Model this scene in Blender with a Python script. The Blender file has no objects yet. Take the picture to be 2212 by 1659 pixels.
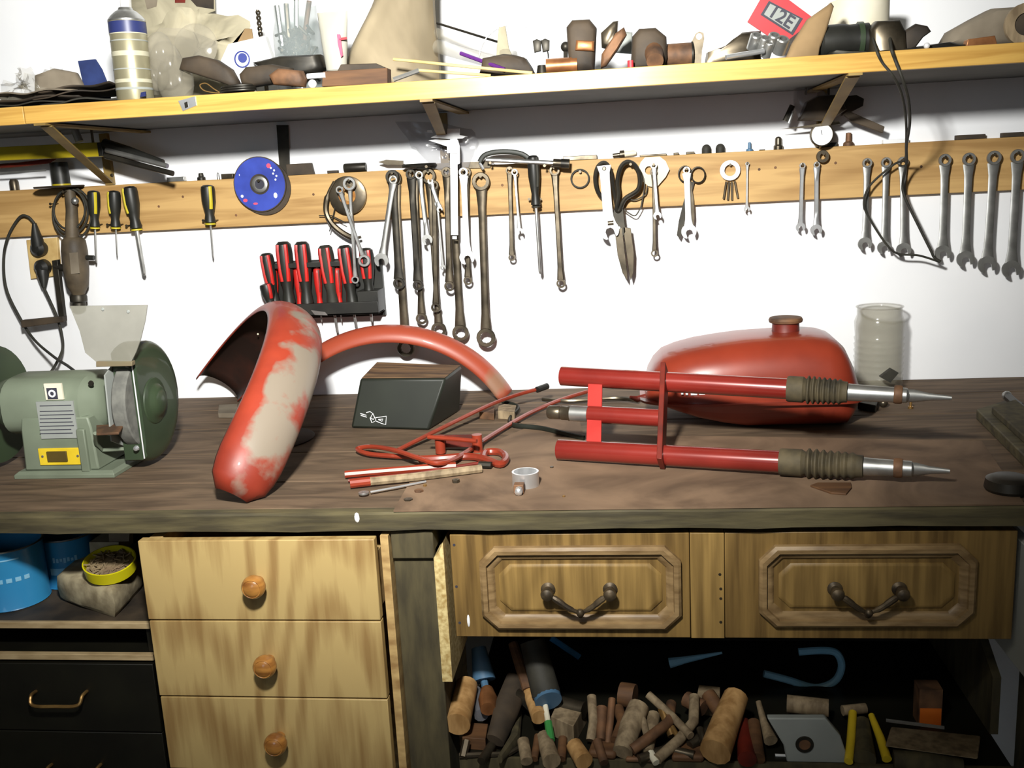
import bpy, math, random
from mathutils import Vector as V, Matrix
random.seed(7)
SC = bpy.context.scene
COL = SC.collection
# ---------------------------------------------------------------- camera
FPX = 2125.0; CX, CY = 1106.0, 829.5
CAM = V((0, -2.1, 1.3645)); PI_, YW, RO = -.2104, -.1232, -.052
fw = V((math.sin(YW)*math.cos(PI_), math.cos(YW)*math.cos(PI_), math.sin(PI_)))
r0 = V((math.cos(YW), -math.sin(YW), 0)); u0 = r0.cross(fw)
rt = r0*math.cos(RO)+u0*math.sin(RO); up = -r0*math.sin(RO)+u0*math.cos(RO)
cd = bpy.data.cameras.new('camera'); co = bpy.data.objects.new('camera', cd); COL.objects.link(co)
co.matrix_world = Matrix(((rt.x, up.x, -fw.x, CAM.x), (rt.y, up.y, -fw.y, CAM.y), (rt.z, up.z, -fw.z, CAM.z), (0, 0, 0, 1)))
cd.sensor_width = 36; cd.sensor_fit = 'HORIZONTAL'; cd.lens = FPX/2212*36; cd.clip_start = .02
SC.camera = co
# ---------------------------------------------------------------- light
w = bpy.data.worlds.new('world'); SC.world = w; w.use_nodes = True
w.node_tree.nodes['Background'].inputs[0].default_value = (.9, .95, 1, 1)
w.node_tree.nodes['Background'].inputs[1].default_value = .02
def lamp(name, typ, loc, power, col, size=.2, target=None, **k):
    l = bpy.data.lights.new(name, typ); l.energy = power; l.color = col
    if typ == 'AREA': l.shape = 'DISK'; l.size = size
    else: l.shadow_soft_size = size
    for a, b in k.items(): setattr(l, a, b)
    o = bpy.data.objects.new(name, l); COL.objects.link(o); o.location = loc
    if target is not None: o.rotation_euler = (V(target)-V(loc)).to_track_quat('-Z', 'Y').to_euler()
    return o
lamp('hand_lamp', 'SPOT', (-.18, -1.7, 1.72), 190, (1, .985, .93), .05, (-.42, 0, 1.42), spot_size=math.radians(104), spot_blend=1.0)
lamp('cool_fill', 'AREA', (-.9, -4.15, 1.5), 5, (.72, .85, 1), 1.0, (-.6, 0, 1.1))  # added cool fill lamp to lift the shadows, its source is unseen
lamp('ceiling_lamp', 'POINT', (-.4, -2.6, 2.3), 7, (1, .93, .74), .12)
SC.view_settings.view_transform = 'Standard'; SC.view_settings.look = 'None'
SC.view_settings.exposure = .34; SC.view_settings.gamma = 1; SC.view_settings.use_curve_mapping = False

# ---------------------------------------------------------------- helpers
def at(px, py, Y):
    d = fw+rt*((px-CX)/FPX)-up*((py-CY)/FPX); return CAM+d*((Y-CAM.y)/d.y)
def on(px, py, z):
    d = fw+rt*((px-CX)/FPX)-up*((py-CY)/FPX); return CAM+d*((z-CAM.z)/d.z)

def s2l(c): return tuple(((x/255)/12.92 if x/255 <= .04045 else ((x/255+.055)/1.055)**2.4) for x in c)
MATS = {}
def mat(name, c1, c2=None, rough=.6, metal=0, scale=12, bump=0, trans=0, alpha=1, stretch=(1, 1, 1), contrast=(.35, .65), detail=4, ior=1.45, coat=0, wave=None, rvar=0, ww=.5, dist=0, contour=None):
    m = bpy.data.materials.new(name); m.use_nodes = True; n = m.node_tree.nodes; L = m.node_tree.links
    b = n['Principled BSDF']
    tc = n.new('ShaderNodeTexCoord'); mp = n.new('ShaderNodeMapping'); mp.inputs['Scale'].default_value = stretch
    L.new(tc.outputs['Object'], mp.inputs[0])
    no = n.new('ShaderNodeTexNoise'); no.inputs['Scale'].default_value = scale; no.inputs['Detail'].default_value = detail; no.inputs['Distortion'].default_value = dist
    L.new(mp.outputs[0], no.inputs['Vector'])
    fac = no.outputs['Fac']
    if wave:
        wv = n.new('ShaderNodeTexWave'); wv.wave_type = 'BANDS'; wv.bands_direction = wave[0]
        wv.inputs['Scale'].default_value = wave[1]; wv.inputs['Distortion'].default_value = wave[2]
        wv.inputs['Detail'].default_value = 3; wv.inputs['Detail Scale'].default_value = wave[3]
        L.new(mp.outputs[0], wv.inputs['Vector'])
        mx = n.new('ShaderNodeMath'); mx.operation = 'MULTIPLY_ADD'; L.new(wv.outputs['Fac'], mx.inputs[0]); mx.inputs[1].default_value = ww
        ml = n.new('ShaderNodeMath'); ml.operation = 'MULTIPLY'; L.new(fac, ml.inputs[0]); ml.inputs[1].default_value = 1-ww
        L.new(ml.outputs[0], mx.inputs[2]); fac = mx.outputs[0]
    if contour:
        n2 = n.new('ShaderNodeTexNoise'); n2.inputs['Scale'].default_value = contour[0]; n2.inputs['Detail'].default_value = 1.5
        mp2 = n.new('ShaderNodeMapping'); mp2.inputs['Scale'].default_value = contour[2]; L.new(tc.outputs['Object'], mp2.inputs[0]); L.new(mp2.outputs[0], n2.inputs['Vector'])
        a1 = n.new('ShaderNodeMath'); a1.operation = 'MULTIPLY'; L.new(n2.outputs['Fac'], a1.inputs[0]); a1.inputs[1].default_value = contour[1]
        a2 = n.new('ShaderNodeMath'); a2.operation = 'SINE'; L.new(a1.outputs[0], a2.inputs[0])
        a3 = n.new('ShaderNodeMath'); a3.operation = 'MULTIPLY_ADD'; L.new(a2.outputs[0], a3.inputs[0]); a3.inputs[1].default_value = contour[3]; L.new(fac, a3.inputs[2]); fac = a3.outputs[0]
    cr = n.new('ShaderNodeValToRGB'); e = cr.color_ramp.elements
    e[0].position, e[1].position = contrast
    e[0].color = (*s2l(c1), 1); e[1].color = (*s2l(c2 or c1), 1)
    L.new(fac, cr.inputs[0]); L.new(cr.outputs[0], b.inputs['Base Color'])
    b.inputs['Roughness'].default_value = rough; b.inputs['Metallic'].default_value = metal
    b.inputs['Transmission Weight'].default_value = trans; b.inputs['Alpha'].default_value = alpha; b.inputs['IOR'].default_value = ior
    b.inputs['Coat Weight'].default_value = coat
    if rvar:
        mr = n.new('ShaderNodeMapRange'); mr.inputs[3].default_value = rough-rvar; mr.inputs[4].default_value = rough+rvar
        L.new(no.outputs['Fac'], mr.inputs[0]); L.new(mr.outputs[0], b.inputs['Roughness'])
    if bump:
        bp = n.new('ShaderNodeBump'); bp.inputs['Strength'].default_value = bump; bp.inputs['Distance'].default_value = .004
        L.new(fac, bp.inputs['Height']); L.new(bp.outputs[0], b.inputs['Normal'])
    MATS[name] = m; return m
K = MATS
mat('plaster', (246, 247, 250), (236, 238, 242), .9, scale=3, bump=.06)
mat('garage_wall', (150, 146, 136), (128, 124, 114), .9)
mat('ceiling_paint', (176, 172, 160), (160, 156, 146), .9)
mat('concrete', (120, 116, 108), (96, 92, 86), .9, scale=6, bump=.2)
mat('shelf_pine', (202, 162, 86), (172, 128, 60), .32, scale=5, stretch=(.8, 12, 18), detail=6, dist=1.2, contrast=(.35, .75))
mat('rail_pine', (156, 120, 70), (192, 156, 100), .6, scale=4, stretch=(.8, 8, 12), detail=6, dist=1.0, contour=(2.5, 60, (.4, 1, 2.4), .09), contrast=(.3, .65))
mat('pine_veneer', (150, 120, 74), (186, 160, 106), .5, scale=5, stretch=(14, 8, .9), detail=5, contour=(2.0, 110, (1.5, 1.5, .36), .17), contrast=(.22, .60))
mat('oak_veneer', (92, 70, 36), (136, 108, 60), .5, scale=6, stretch=(16, 6, .8), detail=7, contour=(2.5, 80, (2, 2, .5), .06), contrast=(.3, .68))
mat('oak_pale', (110, 86, 46), (156, 126, 72), .5, scale=6, stretch=(16, 6, .8), detail=7, contour=(2.5, 80, (2, 2, .5), .06), contrast=(.3, .68))
mat('oak_moulding', (150, 124, 86), (116, 92, 60), .45, scale=12, stretch=(2, 2, 10))
mat('bench_wood', (112, 92, 72), (66, 52, 38), .8, scale=5, stretch=(1.2, 7, 6), bump=.25, contrast=(.3, .72), detail=8, dist=1)
mat('bench_edge', (92, 84, 58), (62, 56, 40), .7, scale=10, stretch=(1, 5, 9), bump=.3)
mat('leg_wood', (84, 76, 52), (60, 54, 38), .8, scale=8, stretch=(7, 7, 1.5), bump=.2)
mat('hardboard', (128, 104, 82), (84, 66, 50), .85, scale=6, bump=.15, contrast=(.35, .7), detail=8, dist=1.5)
mat('dust', (150, 132, 100), (116, 96, 74), .9, scale=30)
mat('strip_pine', (196, 166, 112), (150, 118, 74), .6, scale=6, stretch=(4, 4, 9))
mat('chipboard', (216, 196, 140), (168, 140, 84), .8, scale=140)
mat('white_melamine', (196, 198, 190), (186, 186, 178), .5, scale=8)
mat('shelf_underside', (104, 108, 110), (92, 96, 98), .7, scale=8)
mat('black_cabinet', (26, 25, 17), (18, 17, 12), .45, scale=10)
mat('pale_edge', (182, 160, 122), (150, 128, 92), .7, scale=20, stretch=(1, 4, 4))
mat('brass_dull', (176, 140, 84), (130, 100, 60), .35, .7, scale=30)
mat('knob_wood', (178, 124, 60), (130, 82, 38), .3, scale=20, stretch=(1, 1, 6), coat=.5)
mat('iron_handle', (96, 82, 62), (58, 50, 40), .5, .5, scale=60, bump=.2)
mat('paint_red', (142, 54, 34), (112, 40, 26), .34, scale=9, coat=.3, contrast=(.3, .75))
mat('paint_red_gloss', (134, 42, 34), (114, 32, 26), .25, .1, scale=9, coat=.7)
mat('paint_red_light', (196, 66, 60), (170, 50, 46), .3, .1, scale=9, coat=.5)
mat('fender_red', (158, 70, 48), (140, 104, 82), .42, scale=7, contrast=(.62, .72), coat=.2)
mat('red_dark', (120, 36, 24), (70, 26, 18), .5, scale=18)
mat('inner_black', (34, 22, 18), (70, 34, 24), .5, scale=9, contrast=(.5, .8))
mat('grinder_green', (122, 132, 114), (102, 110, 94), .5, scale=7)
mat('grimy_brown', (92, 80, 62), (58, 50, 40), .6, scale=24, bump=.2)
mat('guard_green', (58, 72, 50), (46, 58, 42), .4, scale=6, coat=.2)
mat('grime', (120, 104, 80), (98, 100, 78), .7, scale=14)
mat('stone', (112, 112, 106), (92, 92, 88), .9, scale=60, bump=.2)
mat('steel', (192, 192, 189), (150, 150, 147), .36, .85, scale=25, rvar=.08)
mat('tube_white', (178, 176, 164), (168, 166, 154), .45)
mat('label_pale', (184, 180, 158), (174, 170, 148), .4)
mat('chrome', (232, 234, 236), (206, 208, 210), .28, .8, scale=20)
mat('bright_steel', (244, 245, 248), (230, 232, 236), .4, .4, scale=20)
mat('dark_steel', (112, 102, 86), (66, 60, 50), .36, .8, scale=22, rvar=.12)
mat('black_steel', (62, 58, 50), (40, 38, 34), .45, .6, scale=22)
mat('rusty', (128, 92, 64), (78, 58, 44), .65, .3, scale=30, bump=.2)
mat('copper', (178, 122, 78), (128, 84, 52), .4, .6, scale=22)
mat('black_plastic', (38, 38, 34), (26, 26, 24), .45, scale=20)
mat('black_rubber', (52, 50, 42), (34, 33, 28), .7, scale=30)
mat('boot_rubber', (88, 78, 56), (48, 43, 32), .75, scale=26)
mat('dark_green_cover', (33, 37, 29), (24, 27, 21), .5, scale=9)
mat('cover_dust', (124, 96, 66), (70, 52, 38), .8, scale=9, stretch=(1, 6, 1))
mat('handle_red', (206, 40, 32), (170, 30, 26), .4, scale=9)
mat('handle_yellow', (212, 196, 48), (186, 168, 36), .45, scale=9)
mat('level_yellow', (190, 170, 32), (160, 142, 26), .4, scale=9)
mat('disc_blue', (52, 72, 170), (38, 54, 140), .5, scale=20)
mat('pink', (220, 90, 120), (210, 70, 100), .5)
mat('white_plastic', (240, 241, 242), (228, 230, 232), .4, scale=9)
mat('cream', (226, 220, 200), (206, 198, 172), .7, scale=9)
mat('label_grey', (150, 154, 150), (138, 142, 138), .6)
mat('ink_dark', (58, 58, 70), (48, 48, 58), .6)
mat('ink_blue', (50, 60, 130), (40, 50, 110), .6)
mat('plate_yellow', (226, 196, 50), (208, 178, 40), .4, scale=20)
mat('bezel_brown', (92, 76, 30), (72, 60, 26), .5)
mat('can_blue', (56, 144, 194), (44, 126, 178), .35, scale=5, coat=.4)
mat('can_light', (150, 200, 226), (120, 180, 214), .4)
mat('can_inside', (74, 66, 56), (44, 38, 32), .8, scale=14)
mat('tub_yellow', (216, 206, 26), (196, 186, 20), .4, scale=9)
mat('rock', (176, 164, 134), (118, 106, 82), .9, scale=26, bump=.6, contrast=(.35, .62), detail=8)
mat('spray_silver', (166, 160, 132), (146, 140, 114), .35, .5, scale=5)
mat('spray_blue', (44, 52, 100), (36, 42, 84), .4)
mat('tan_cloth', (158, 144, 118), (122, 110, 88), .85, scale=5, bump=.3, dist=1)
mat('paper', (174, 166, 142), (128, 122, 102), .85, scale=9, dist=1)
mat('blue_cloth', (38, 54, 104), (30, 42, 84), .9, scale=30)
mat('grey_cloth', (134, 124, 108), (104, 94, 80), .9, scale=12, bump=.2)
mat('leather_dark', (74, 62, 48), (38, 32, 26), .7, scale=14, bump=.2)
mat('cardboard', (150, 124, 88), (120, 98, 68), .85, scale=10)
mat('wood_dark', (104, 72, 44), (74, 50, 32), .7, scale=8, stretch=(1, 8, 8))
mat('wood_stick', (222, 196, 136), (190, 160, 100), .7, scale=8, stretch=(1, 8, 8))
mat('wood_grip', (190, 150, 98), (150, 112, 66), .6, scale=8, stretch=(8, 8, 2))
mat('wood_grey', (150, 132, 104), (108, 92, 70), .75, scale=10, stretch=(8, 8, 2))
mat('purple', (92, 44, 120), (76, 34, 100), .4)
mat('orange', (224, 120, 40), (206, 100, 30), .5)
mat('sign_red', (188, 50, 58), (170, 40, 48), .5)
mat('bright_blue', (62, 140, 200), (48, 120, 180), .4)
mat('dull_blue', (84, 120, 150), (64, 96, 124), .5, scale=9)
mat('tool_green', (70, 150, 80), (54, 130, 64), .5)
mat('outlet_cream', (206, 178, 120), (184, 152, 96), .6, scale=30)
mat('bracket_paint', (146, 122, 66), (120, 98, 52), .55, scale=14)
def film(name, c, a, rough=.15, trans=0):
    m = mat(name, c, tuple(max(0, x-16) for x in c), rough, scale=14, bump=.3, alpha=a)
    return m
film('clear_plastic', (164, 158, 142), .26)
film('grey_film', (150, 150, 156), .4)
film('shield_plastic', (150, 148, 136), .62, .35)
film('jar_plastic', (176, 172, 154), .27)
film('glass_jar', (176, 186, 186), .24, .08)
def fender_material():
    # scraped paint: red where it is left, grey primer in a large worn patch of its own outline
    m = mat('scraped_fender', (156, 58, 38), (124, 44, 30), .45, scale=8, coat=.08)
    n = m.node_tree.nodes; L = m.node_tree.links; b = n['Principled BSDF']
    base = b.inputs['Base Color'].links[0].from_socket
    at_ = n.new('ShaderNodeAttribute'); at_.attribute_name = 'wear'
    no = n.new('ShaderNodeTexNoise'); no.inputs['Scale'].default_value = 16; no.inputs['Detail'].default_value = 6
    tc = n.new('ShaderNodeTexCoord'); L.new(tc.outputs['Object'], no.inputs['Vector'])
    a = n.new('ShaderNodeMath'); a.operation = 'ADD'; L.new(at_.outputs['Fac'], a.inputs[0]); L.new(no.outputs['Fac'], a.inputs[1])
    cr = n.new('ShaderNodeValToRGB'); cr.color_ramp.elements[0].position = .84; cr.color_ramp.elements[1].position = .98
    L.new(a.outputs[0], cr.inputs[0])
    mx = n.new('ShaderNodeMix'); mx.data_type = 'RGBA'; L.new(cr.outputs[0], mx.inputs[0]); L.new(base, mx.inputs[6])
    mx.inputs[7].default_value = (*s2l((132, 121, 107)), 1)
    L.new(mx.outputs[2], b.inputs['Base Color'])
fender_material()

class M:
    def __init__(s): s.v = []; s.f = []
    def add(s, vs, fs):
        o = len(s.v); s.v += [V(p) for p in vs]; s.f += [[i+o for i in f] for f in fs]; return s
    def box(s, c, d, rot=None):
        c = V(c); d = V(d)/2
        vs = [V((x*d.x, y*d.y, z*d.z)) for x in (-1, 1) for y in (-1, 1) for z in (-1, 1)]
        if rot is not None: vs = [rot @ v for v in vs]
        return s.add([c+v for v in vs], [(0, 1, 3, 2), (4, 6, 7, 5), (0, 4, 5, 1), (2, 3, 7, 6), (0, 2, 6, 4), (1, 5, 7, 3)])
    def b2(s, a, b):
        a = V(a); b = V(b); return s.box((a+b)/2, [abs(q) for q in (b-a)])
    def prism(s, poly, vec):
        n = len(poly); vec = V(vec); p = [V(q) for q in poly]
        return s.add(p+[q+vec for q in p], [list(range(n))[::-1], [n+i for i in range(n)]]+[(i, (i+1) % n, n+(i+1) % n, n+i) for i in range(n)])
    def wp(s, pts, Y, th):
        "pixel outline standing at depth Y with its own thickness"
        return s.prism([at(x, y, Y) for x, y in pts], (0, -th, 0))
    def loft(s, rings, caps=True, closed=True, loop=False):
        n = len(rings[0]); vs = [p for r in rings for p in r]; fs = []
        R = len(rings)
        for a in range(R if loop else R-1):
            b = (a+1) % R
            for i in range(n if closed else n-1):
                j = (i+1) % n; fs.append((a*n+i, a*n+j, b*n+j, b*n+i))
        if caps and not loop: fs += [list(range(n))[::-1], [(R-1)*n+i for i in range(n)]]
        return s.add(vs, fs)
    def tube(s, pts, r, n=8, loop=False, flat=1):
        pts = [V(p) for p in pts]; N = len(pts)
        rs = r if isinstance(r, (list, tuple)) else [r]*N
        def tan(i):
            a = pts[(i-1) % N] if (loop or i > 0) else pts[i]; b = pts[(i+1) % N] if (loop or i < N-1) else pts[i]
            return (b-a).normalized()
        t0 = tan(0); u = t0.cross(V((0, 1, 0)));
        if u.length < .2: u = t0.cross(V((1, 0, 0)))
        u.normalize(); rings = []
        for i in range(N):
            t = tan(i); u = (u-t*u.dot(t)).normalized(); w_ = t.cross(u)
            rings.append([pts[i]+(u*math.cos(2*math.pi*k/n)+w_*math.sin(2*math.pi*k/n)*flat)*rs[i] for k in range(n)])
        return s.loft(rings, loop=loop)
    def lathe(s, prof, o=(0, 0, 0), ax=(0, 0, 1), n=24, sq=None):
        "prof: (radius, height) pairs; first/last radius 0 closes it"
        ax = V(ax).normalized(); u = ax.cross(V((0, 1, 0)))
        if u.length < .2: u = ax.cross(V((1, 0, 0)))
        u.normalize(); w_ = ax.cross(u); o = V(o)
        rings = [[o+ax*h+(u*math.cos(2*math.pi*k/n)+w_*math.sin(2*math.pi*k/n))*max(r, 1e-5) for k in range(n)] for r, h in prof]
        return s.loft(rings)
    def ring(s, o, ax, ri, ro, th, n=24):
        return s.lathe_loop([(ri, -th/2), (ri, th/2), (ro*.97, th/2), (ro, th/4), (ro, -th/4), (ro*.97, -th/2)], o, ax, n)
    def lathe_loop(s, prof, o, ax, n=24):
        ax = V(ax).normalized(); u = ax.cross(V((0, 1, 0)))
        if u.length < .2: u = ax.cross(V((1, 0, 0)))
        u.normalize(); w_ = ax.cross(u); o = V(o)
        rings = [[o+ax*h+(u*math.cos(2*math.pi*k/n)+w_*math.sin(2*math.pi*k/n))*r for k in range(n)] for r, h in prof]
        return s.loft(rings, loop=True)
    def ball(s, c, r, n=14, sx=1, sy=1, sz=1):
        c = V(c); rings = []
        for i in range(n//2+1):
            a = math.pi*i/(n//2); rr = max(math.sin(a), 1e-3)*r; z = -math.cos(a)*r
            rings.append([c+V((rr*math.cos(2*math.pi*k/n)*sx, rr*math.sin(2*math.pi*k/n)*sy, z*sz)) for k in range(n)])
        return s.loft(rings)
    def lump(s, pts, Y, th, bev=.35):
        "pixel outline with a rounded, bulging body of thickness th"
        P = [at(x, y, Y) for x, y in pts]; c = sum(P, V())/len(P); rings = []
        for k, (q, d) in enumerate(((.72, 0), (.93, .1), (1, .32), (1, .68), (.93, .9), (.72, 1))):
            rings.append([c+(p-c)*q+V((0, -th*d, 0)) for p in P])
        return s.loft(rings)
    def jitter(s, a, seed=1):
        r = random.Random(seed)
        for v in s.v: v += V((r.uniform(-a, a), r.uniform(-a, a), r.uniform(-a, a)))
        return s
    def sheet(s, fn, nu, nv, th=.0015):
        P = [[V(fn(i/nu, j/nv)) for j in range(nv+1)] for i in range(nu+1)]
        vs = [p for r in P for p in r]; fs = [(i*(nv+1)+j, (i+1)*(nv+1)+j, (i+1)*(nv+1)+j+1, i*(nv+1)+j+1) for i in range(nu) for j in range(nv)]
        s.th = th
        return s.add(vs, fs)
def ob(name, m, material, parent=None, world=True, sharp=35, bevel=0, subs=0, label=None, solid=0):
    me = bpy.data.meshes.new(name)
    off = V((0, 0, 0))
    if parent is not None and world:
        p = parent
        while p.parent: p = p.parent
        off = p.location.copy()
    vs = [v-off for v in m.v]
    o = bpy.data.objects.new(name, me)
    if parent is None:
        lo = V([min(v[i] for v in vs) for i in range(3)]); hi = V([max(v[i] for v in vs) for i in range(3)])
        c = V(((lo.x+hi.x)/2, (lo.y+hi.y)/2, lo.z)); vs = [v-c for v in vs]; o.location = c
    me.from_pydata([tuple(v) for v in vs], [], m.f); me.update()
    import bmesh
    bm = bmesh.new(); bm.from_mesh(me); bmesh.ops.recalc_face_normals(bm, faces=bm.faces); bm.to_mesh(me); bm.free()
    me.shade_smooth(); me.set_sharp_from_angle(angle=math.radians(sharp))
    me.materials.append(K[material] if isinstance(material, str) else material)
    COL.objects.link(o)
    if parent is not None: o.parent = parent
    if solid:
        q = o.modifiers.new('solid', 'SOLIDIFY'); q.thickness = solid
    if bevel:
        q = o.modifiers.new('bevel', 'BEVEL'); q.width = bevel; q.segments = 2; q.limit_method = 'ANGLE'; q.angle_limit = math.radians(40)
    if subs:
        q = o.modifiers.new('sub', 'SUBSURF'); q.levels = subs; q.render_levels = subs
    if label: o['label'] = label
    return o
def tag(o, label, cat, group=None, kind=None):
    if label: o['label'] = label
    if cat: o['category'] = cat
    if group: o['group'] = group
    if kind: o['kind'] = kind
    return o
def thing(name, label, cat, loc, ry=0, group=None):
    o = bpy.data.objects.new(name, None); COL.objects.link(o); o.location = loc; o.rotation_euler = (0, ry, 0)
    o.empty_display_size = .02
    return tag(o, label, cat, group)
def solo(name, label, cat, m, material, group=None, **k): return tag(ob(name, m, material, **k), label, cat, group)
def text(name, s, size, material, parent, mw, th=.0006):
    c = bpy.data.curves.new(name, 'FONT'); c.body = s; c.size = size; c.extrude = th; c.align_x = 'CENTER'; c.align_y = 'CENTER'; c.offset = .0006
    t = bpy.data.objects.new(name, c); COL.objects.link(t)
    me = bpy.data.meshes.new_from_object(t); bpy.data.objects.remove(t)
    o = bpy.data.objects.new(name, me); me.materials.append(K[material]); COL.objects.link(o)
    p = parent
    while p.parent: p = p.parent
    mw = mw.copy(); mw.translation = mw.translation-p.location
    for v in me.vertices: v.co = mw @ v.co
    o.parent = parent; return o
def frame(o, x, y):
    x = V(x).normalized(); y = V(y).normalized(); z = x.cross(y).normalized(); y = z.cross(x)
    m = Matrix(((x.x, y.x, z.x, o[0]), (x.y, y.y, z.y, o[1]), (x.z, y.z, z.z, o[2]), (0, 0, 0, 1))); return m
def spline(pts, n=8, loop=False):
    P = [V(p) for p in pts]; out = []; N = len(P)
    rng = range(N if loop else N-1)
    for i in rng:
        a = P[(i-1) % N] if (loop or i > 0) else P[i]; b = P[i]; c = P[(i+1) % N]; d = P[(i+2) % N] if (loop or i < N-2) else P[(i+1) % N]
        for k in range(n):
            t = k/n
            out.append(.5*((2*b)+(-a+c)*t+(2*a-5*b+4*c-d)*t*t+(-a+3*b-3*c+d)*t**3))
    if not loop: out.append(P[-1])
    return out

# ================================================================ the room
def struct(name, m, material): o = ob(name, m, material); o['kind'] = 'structure'; return o
struct('floor', M().b2((-3, -4.2, -.05), (3, .1, 0)), 'concrete')
struct('wall_back', M().b2((-3, 0, 0), (3, .1, 2.6)), 'plaster')
struct('wall_left', M().b2((-3.1, -4.2, 0), (-3, .1, 2.6)), 'garage_wall')
struct('wall_right', M().b2((3, -4.2, 0), (3.1, .1, 2.6)), 'garage_wall')
struct('wall_front', M().b2((-3.1, -4.3, 0), (3.1, -4.2, 2.6)), 'plaster')
m = M(); m.b2((-1.5, -4.2, .95), (-.3, -4.17, 1.0)); m.b2((-1.5, -4.2, 2.0), (-.3, -4.17, 2.05)); m.b2((-1.5, -4.2, 1.0), (-1.45, -4.17, 2.0)); m.b2((-.35, -4.2, 1.0), (-.3, -4.17, 2.0)); m.b2((-.92, -4.2, 1.0), (-.88, -4.17, 2.0))
struct('added_window_1', m, 'white_melamine')  # unseen window frame, added to go with the cool fill lamp
struct('ceiling', M().b2((-3.1, -4.3, 2.6), (3.1, .1, 2.7)), 'ceiling_paint')
BZ = .9; BY = -.792
# ---------------------------------------------------------------- workbench
wb = thing('workbench', 'long brown wooden workbench with scarred top running along the white wall', 'workbench', (-.3, -.4, 0))
m = M()
for a, b in ((0, -.13), (-.132, -.29), (-.292, -.47), (-.472, -.64), (-.642, BY+.022)):
    m.b2((-1.7, b, .866), (1.1, a-.0015, BZ))
ob('bench_top', m, 'bench_wood', wb, bevel=.001)
n = 60; rings = []
for i in range(n+1):
    x = -1.7+2.8*i/n; a = .0012*math.sin(i*.9)+.0008*math.sin(i*2.3+1); zb_ = .872+a*.8; zt_ = BZ-.0006+a*.25
    rings.append([V((x, BY+.001*math.sin(i*1.7), zb_)), V((x, BY-.0008+.001*math.sin(i*1.1), zt_-.003)), V((x, BY+.003, zt_)), V((x, BY+.0215, zt_)), V((x, BY+.0215, zb_))])
m = M().loft(rings)
ob('front_board', m, 'bench_edge', wb)
ob('leg', M().b2((-.352, -.775, 0), (-.2895, -.69, .838)), 'leg_wood', wb, bevel=.002)
ob('cross_block', M().b2((-.352, -.783, .825), (-.2895, -.5, .868)), 'leg_wood', wb, bevel=.002)
ob('leg', M().b2((.56, -.775, 0), (.63, -.69, .866)), 'leg_wood', wb, bevel=.002)
ob('leg', M().b2((-1.6, -.77, 0), (-1.52, -.69, .866)), 'leg_wood', wb, bevel=.002)
m = M(); a = at(771, 1118, BY-.001); m.lathe([(0, 0), (.004, 0), (.003, .0012), (0, .0012)], a, (0, -1, 0), 10)
for v in m.v: v.z = a.z+(v.z-a.z)*1.9
ob('paint_drip', m, 'white_plastic', wb, label='white drip on the front edge')
p = [on(850, 1106, BZ), on(905, 1010, BZ), on(1000, 985, BZ), on(1200, 900, BZ), on(1250, 905, BZ), on(1260, 940, BZ), on(2120, 955, BZ), on(2205, 1085, BZ)]
p[0].y = p[-1].y = BY+.001
for q in p: q.z = BZ
solo('hardboard_mat', 'thin pinkish brown hardboard sheet lying on the right half of the bench top', 'mat', M().prism(p, (0, 0, .0025)), 'hardboard')
HB = BZ+.0025

# ---------------------------------------------------------------- pine drawer unit
pd = thing('pine_drawer_unit', 'pale pine drawer unit with three round knobs under the bench', 'drawer unit', (-.54, -.6, 0))
m = M(); m.b2((-.72, -.79, 0), (-.70, -.25, .862)); m.b2((-.366, -.79, 0), (-.354, -.25, .864)); m.b2((-.70, -.27, 0), (-.366, -.25, .862)); m.b2((-.70, -.79, .1), (-.366, -.27, .12))
ob('carcass', m, 'strip_pine', pd, bevel=.001)
zz = [.8655, .7385, .6135, .49, .365]
kn = [(553, 1262), (577, 1433), (600, 1600)]
FY = -.806
for i in range(4):
    zt, zb = zz[i]-.0012, zz[i+1]+.0012
    sk = .0 if i else .0
    m = M(); m.b2((-.727+.002*i*.5, FY, zb), (-.3705, FY+.016, zt))
    d = ob('drawer', m, 'pine_veneer', pd, bevel=.0012)
    if i == 0:
        ob('drawer_box', M().b2((-.695, FY+.016, zb+.01), (-.375, -.4, zt-.03)), 'strip_pine', d)
    if i < 3:
        c = at(*kn[i], FY-.012); c.y = FY
        mk = M().lathe([(.008, 0), (.0085, .006), (.0125, .011), (.0168, .017), (.0175, .022), (.0165, .0275), (.0135, .0312), (.0125, .0308), (.009, .0335), (0, .0345)], c, (0, -1, 0), 28)
        ob('knob', mk, 'knob_wood', d)
# things stuffed above the drawers
a = on(345, 1163, .867)
solo('cloth_bundle', 'small crumpled pale rag poking out above the top pine drawer', 'rag', M().lump([(325, 1165), (335, 1155), (352, 1152), (368, 1160), (372, 1168)], -.745, .03), 'paper')

# ---------------------------------------------------------------- black cabinet, left
bc = thing('black_cabinet', 'black chest with pale top edges and bow handles at lower left', 'cabinet', (-.95, -.6, 0))
ob('cabinet_top', M().b2((-1.5, -.744, .6965), (-.757, -.2, .708)), 'leather_dark', bc)
ob('top_edge', M().b2((-1.5, -.752, .6975), (-.757, -.744, .7078)), 'pale_edge', bc, bevel=.0008)
m = M(); m.b2((-1.5, -.74, 0), (-.757, -.2, .643)); m.b2((-.769, -.742, .643), (-.757, -.2, .6965)); m.b2((-1.5, -.60, .655), (-.77, -.2, .6965))
ob('carcass', m, 'black_cabinet', bc)
ob('shelf_edge', M().b2((-1.5, -.754, .6445), (-.757, -.744, .6545)), 'pale_edge', bc, bevel=.0008)
ob('drawer_top', M().b2((-1.5, -.744, .643), (-.77, -.60, .653)), 'black_cabinet', bc)
zc = [.641, at(200, 1579, -.755).z, .33]
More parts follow.
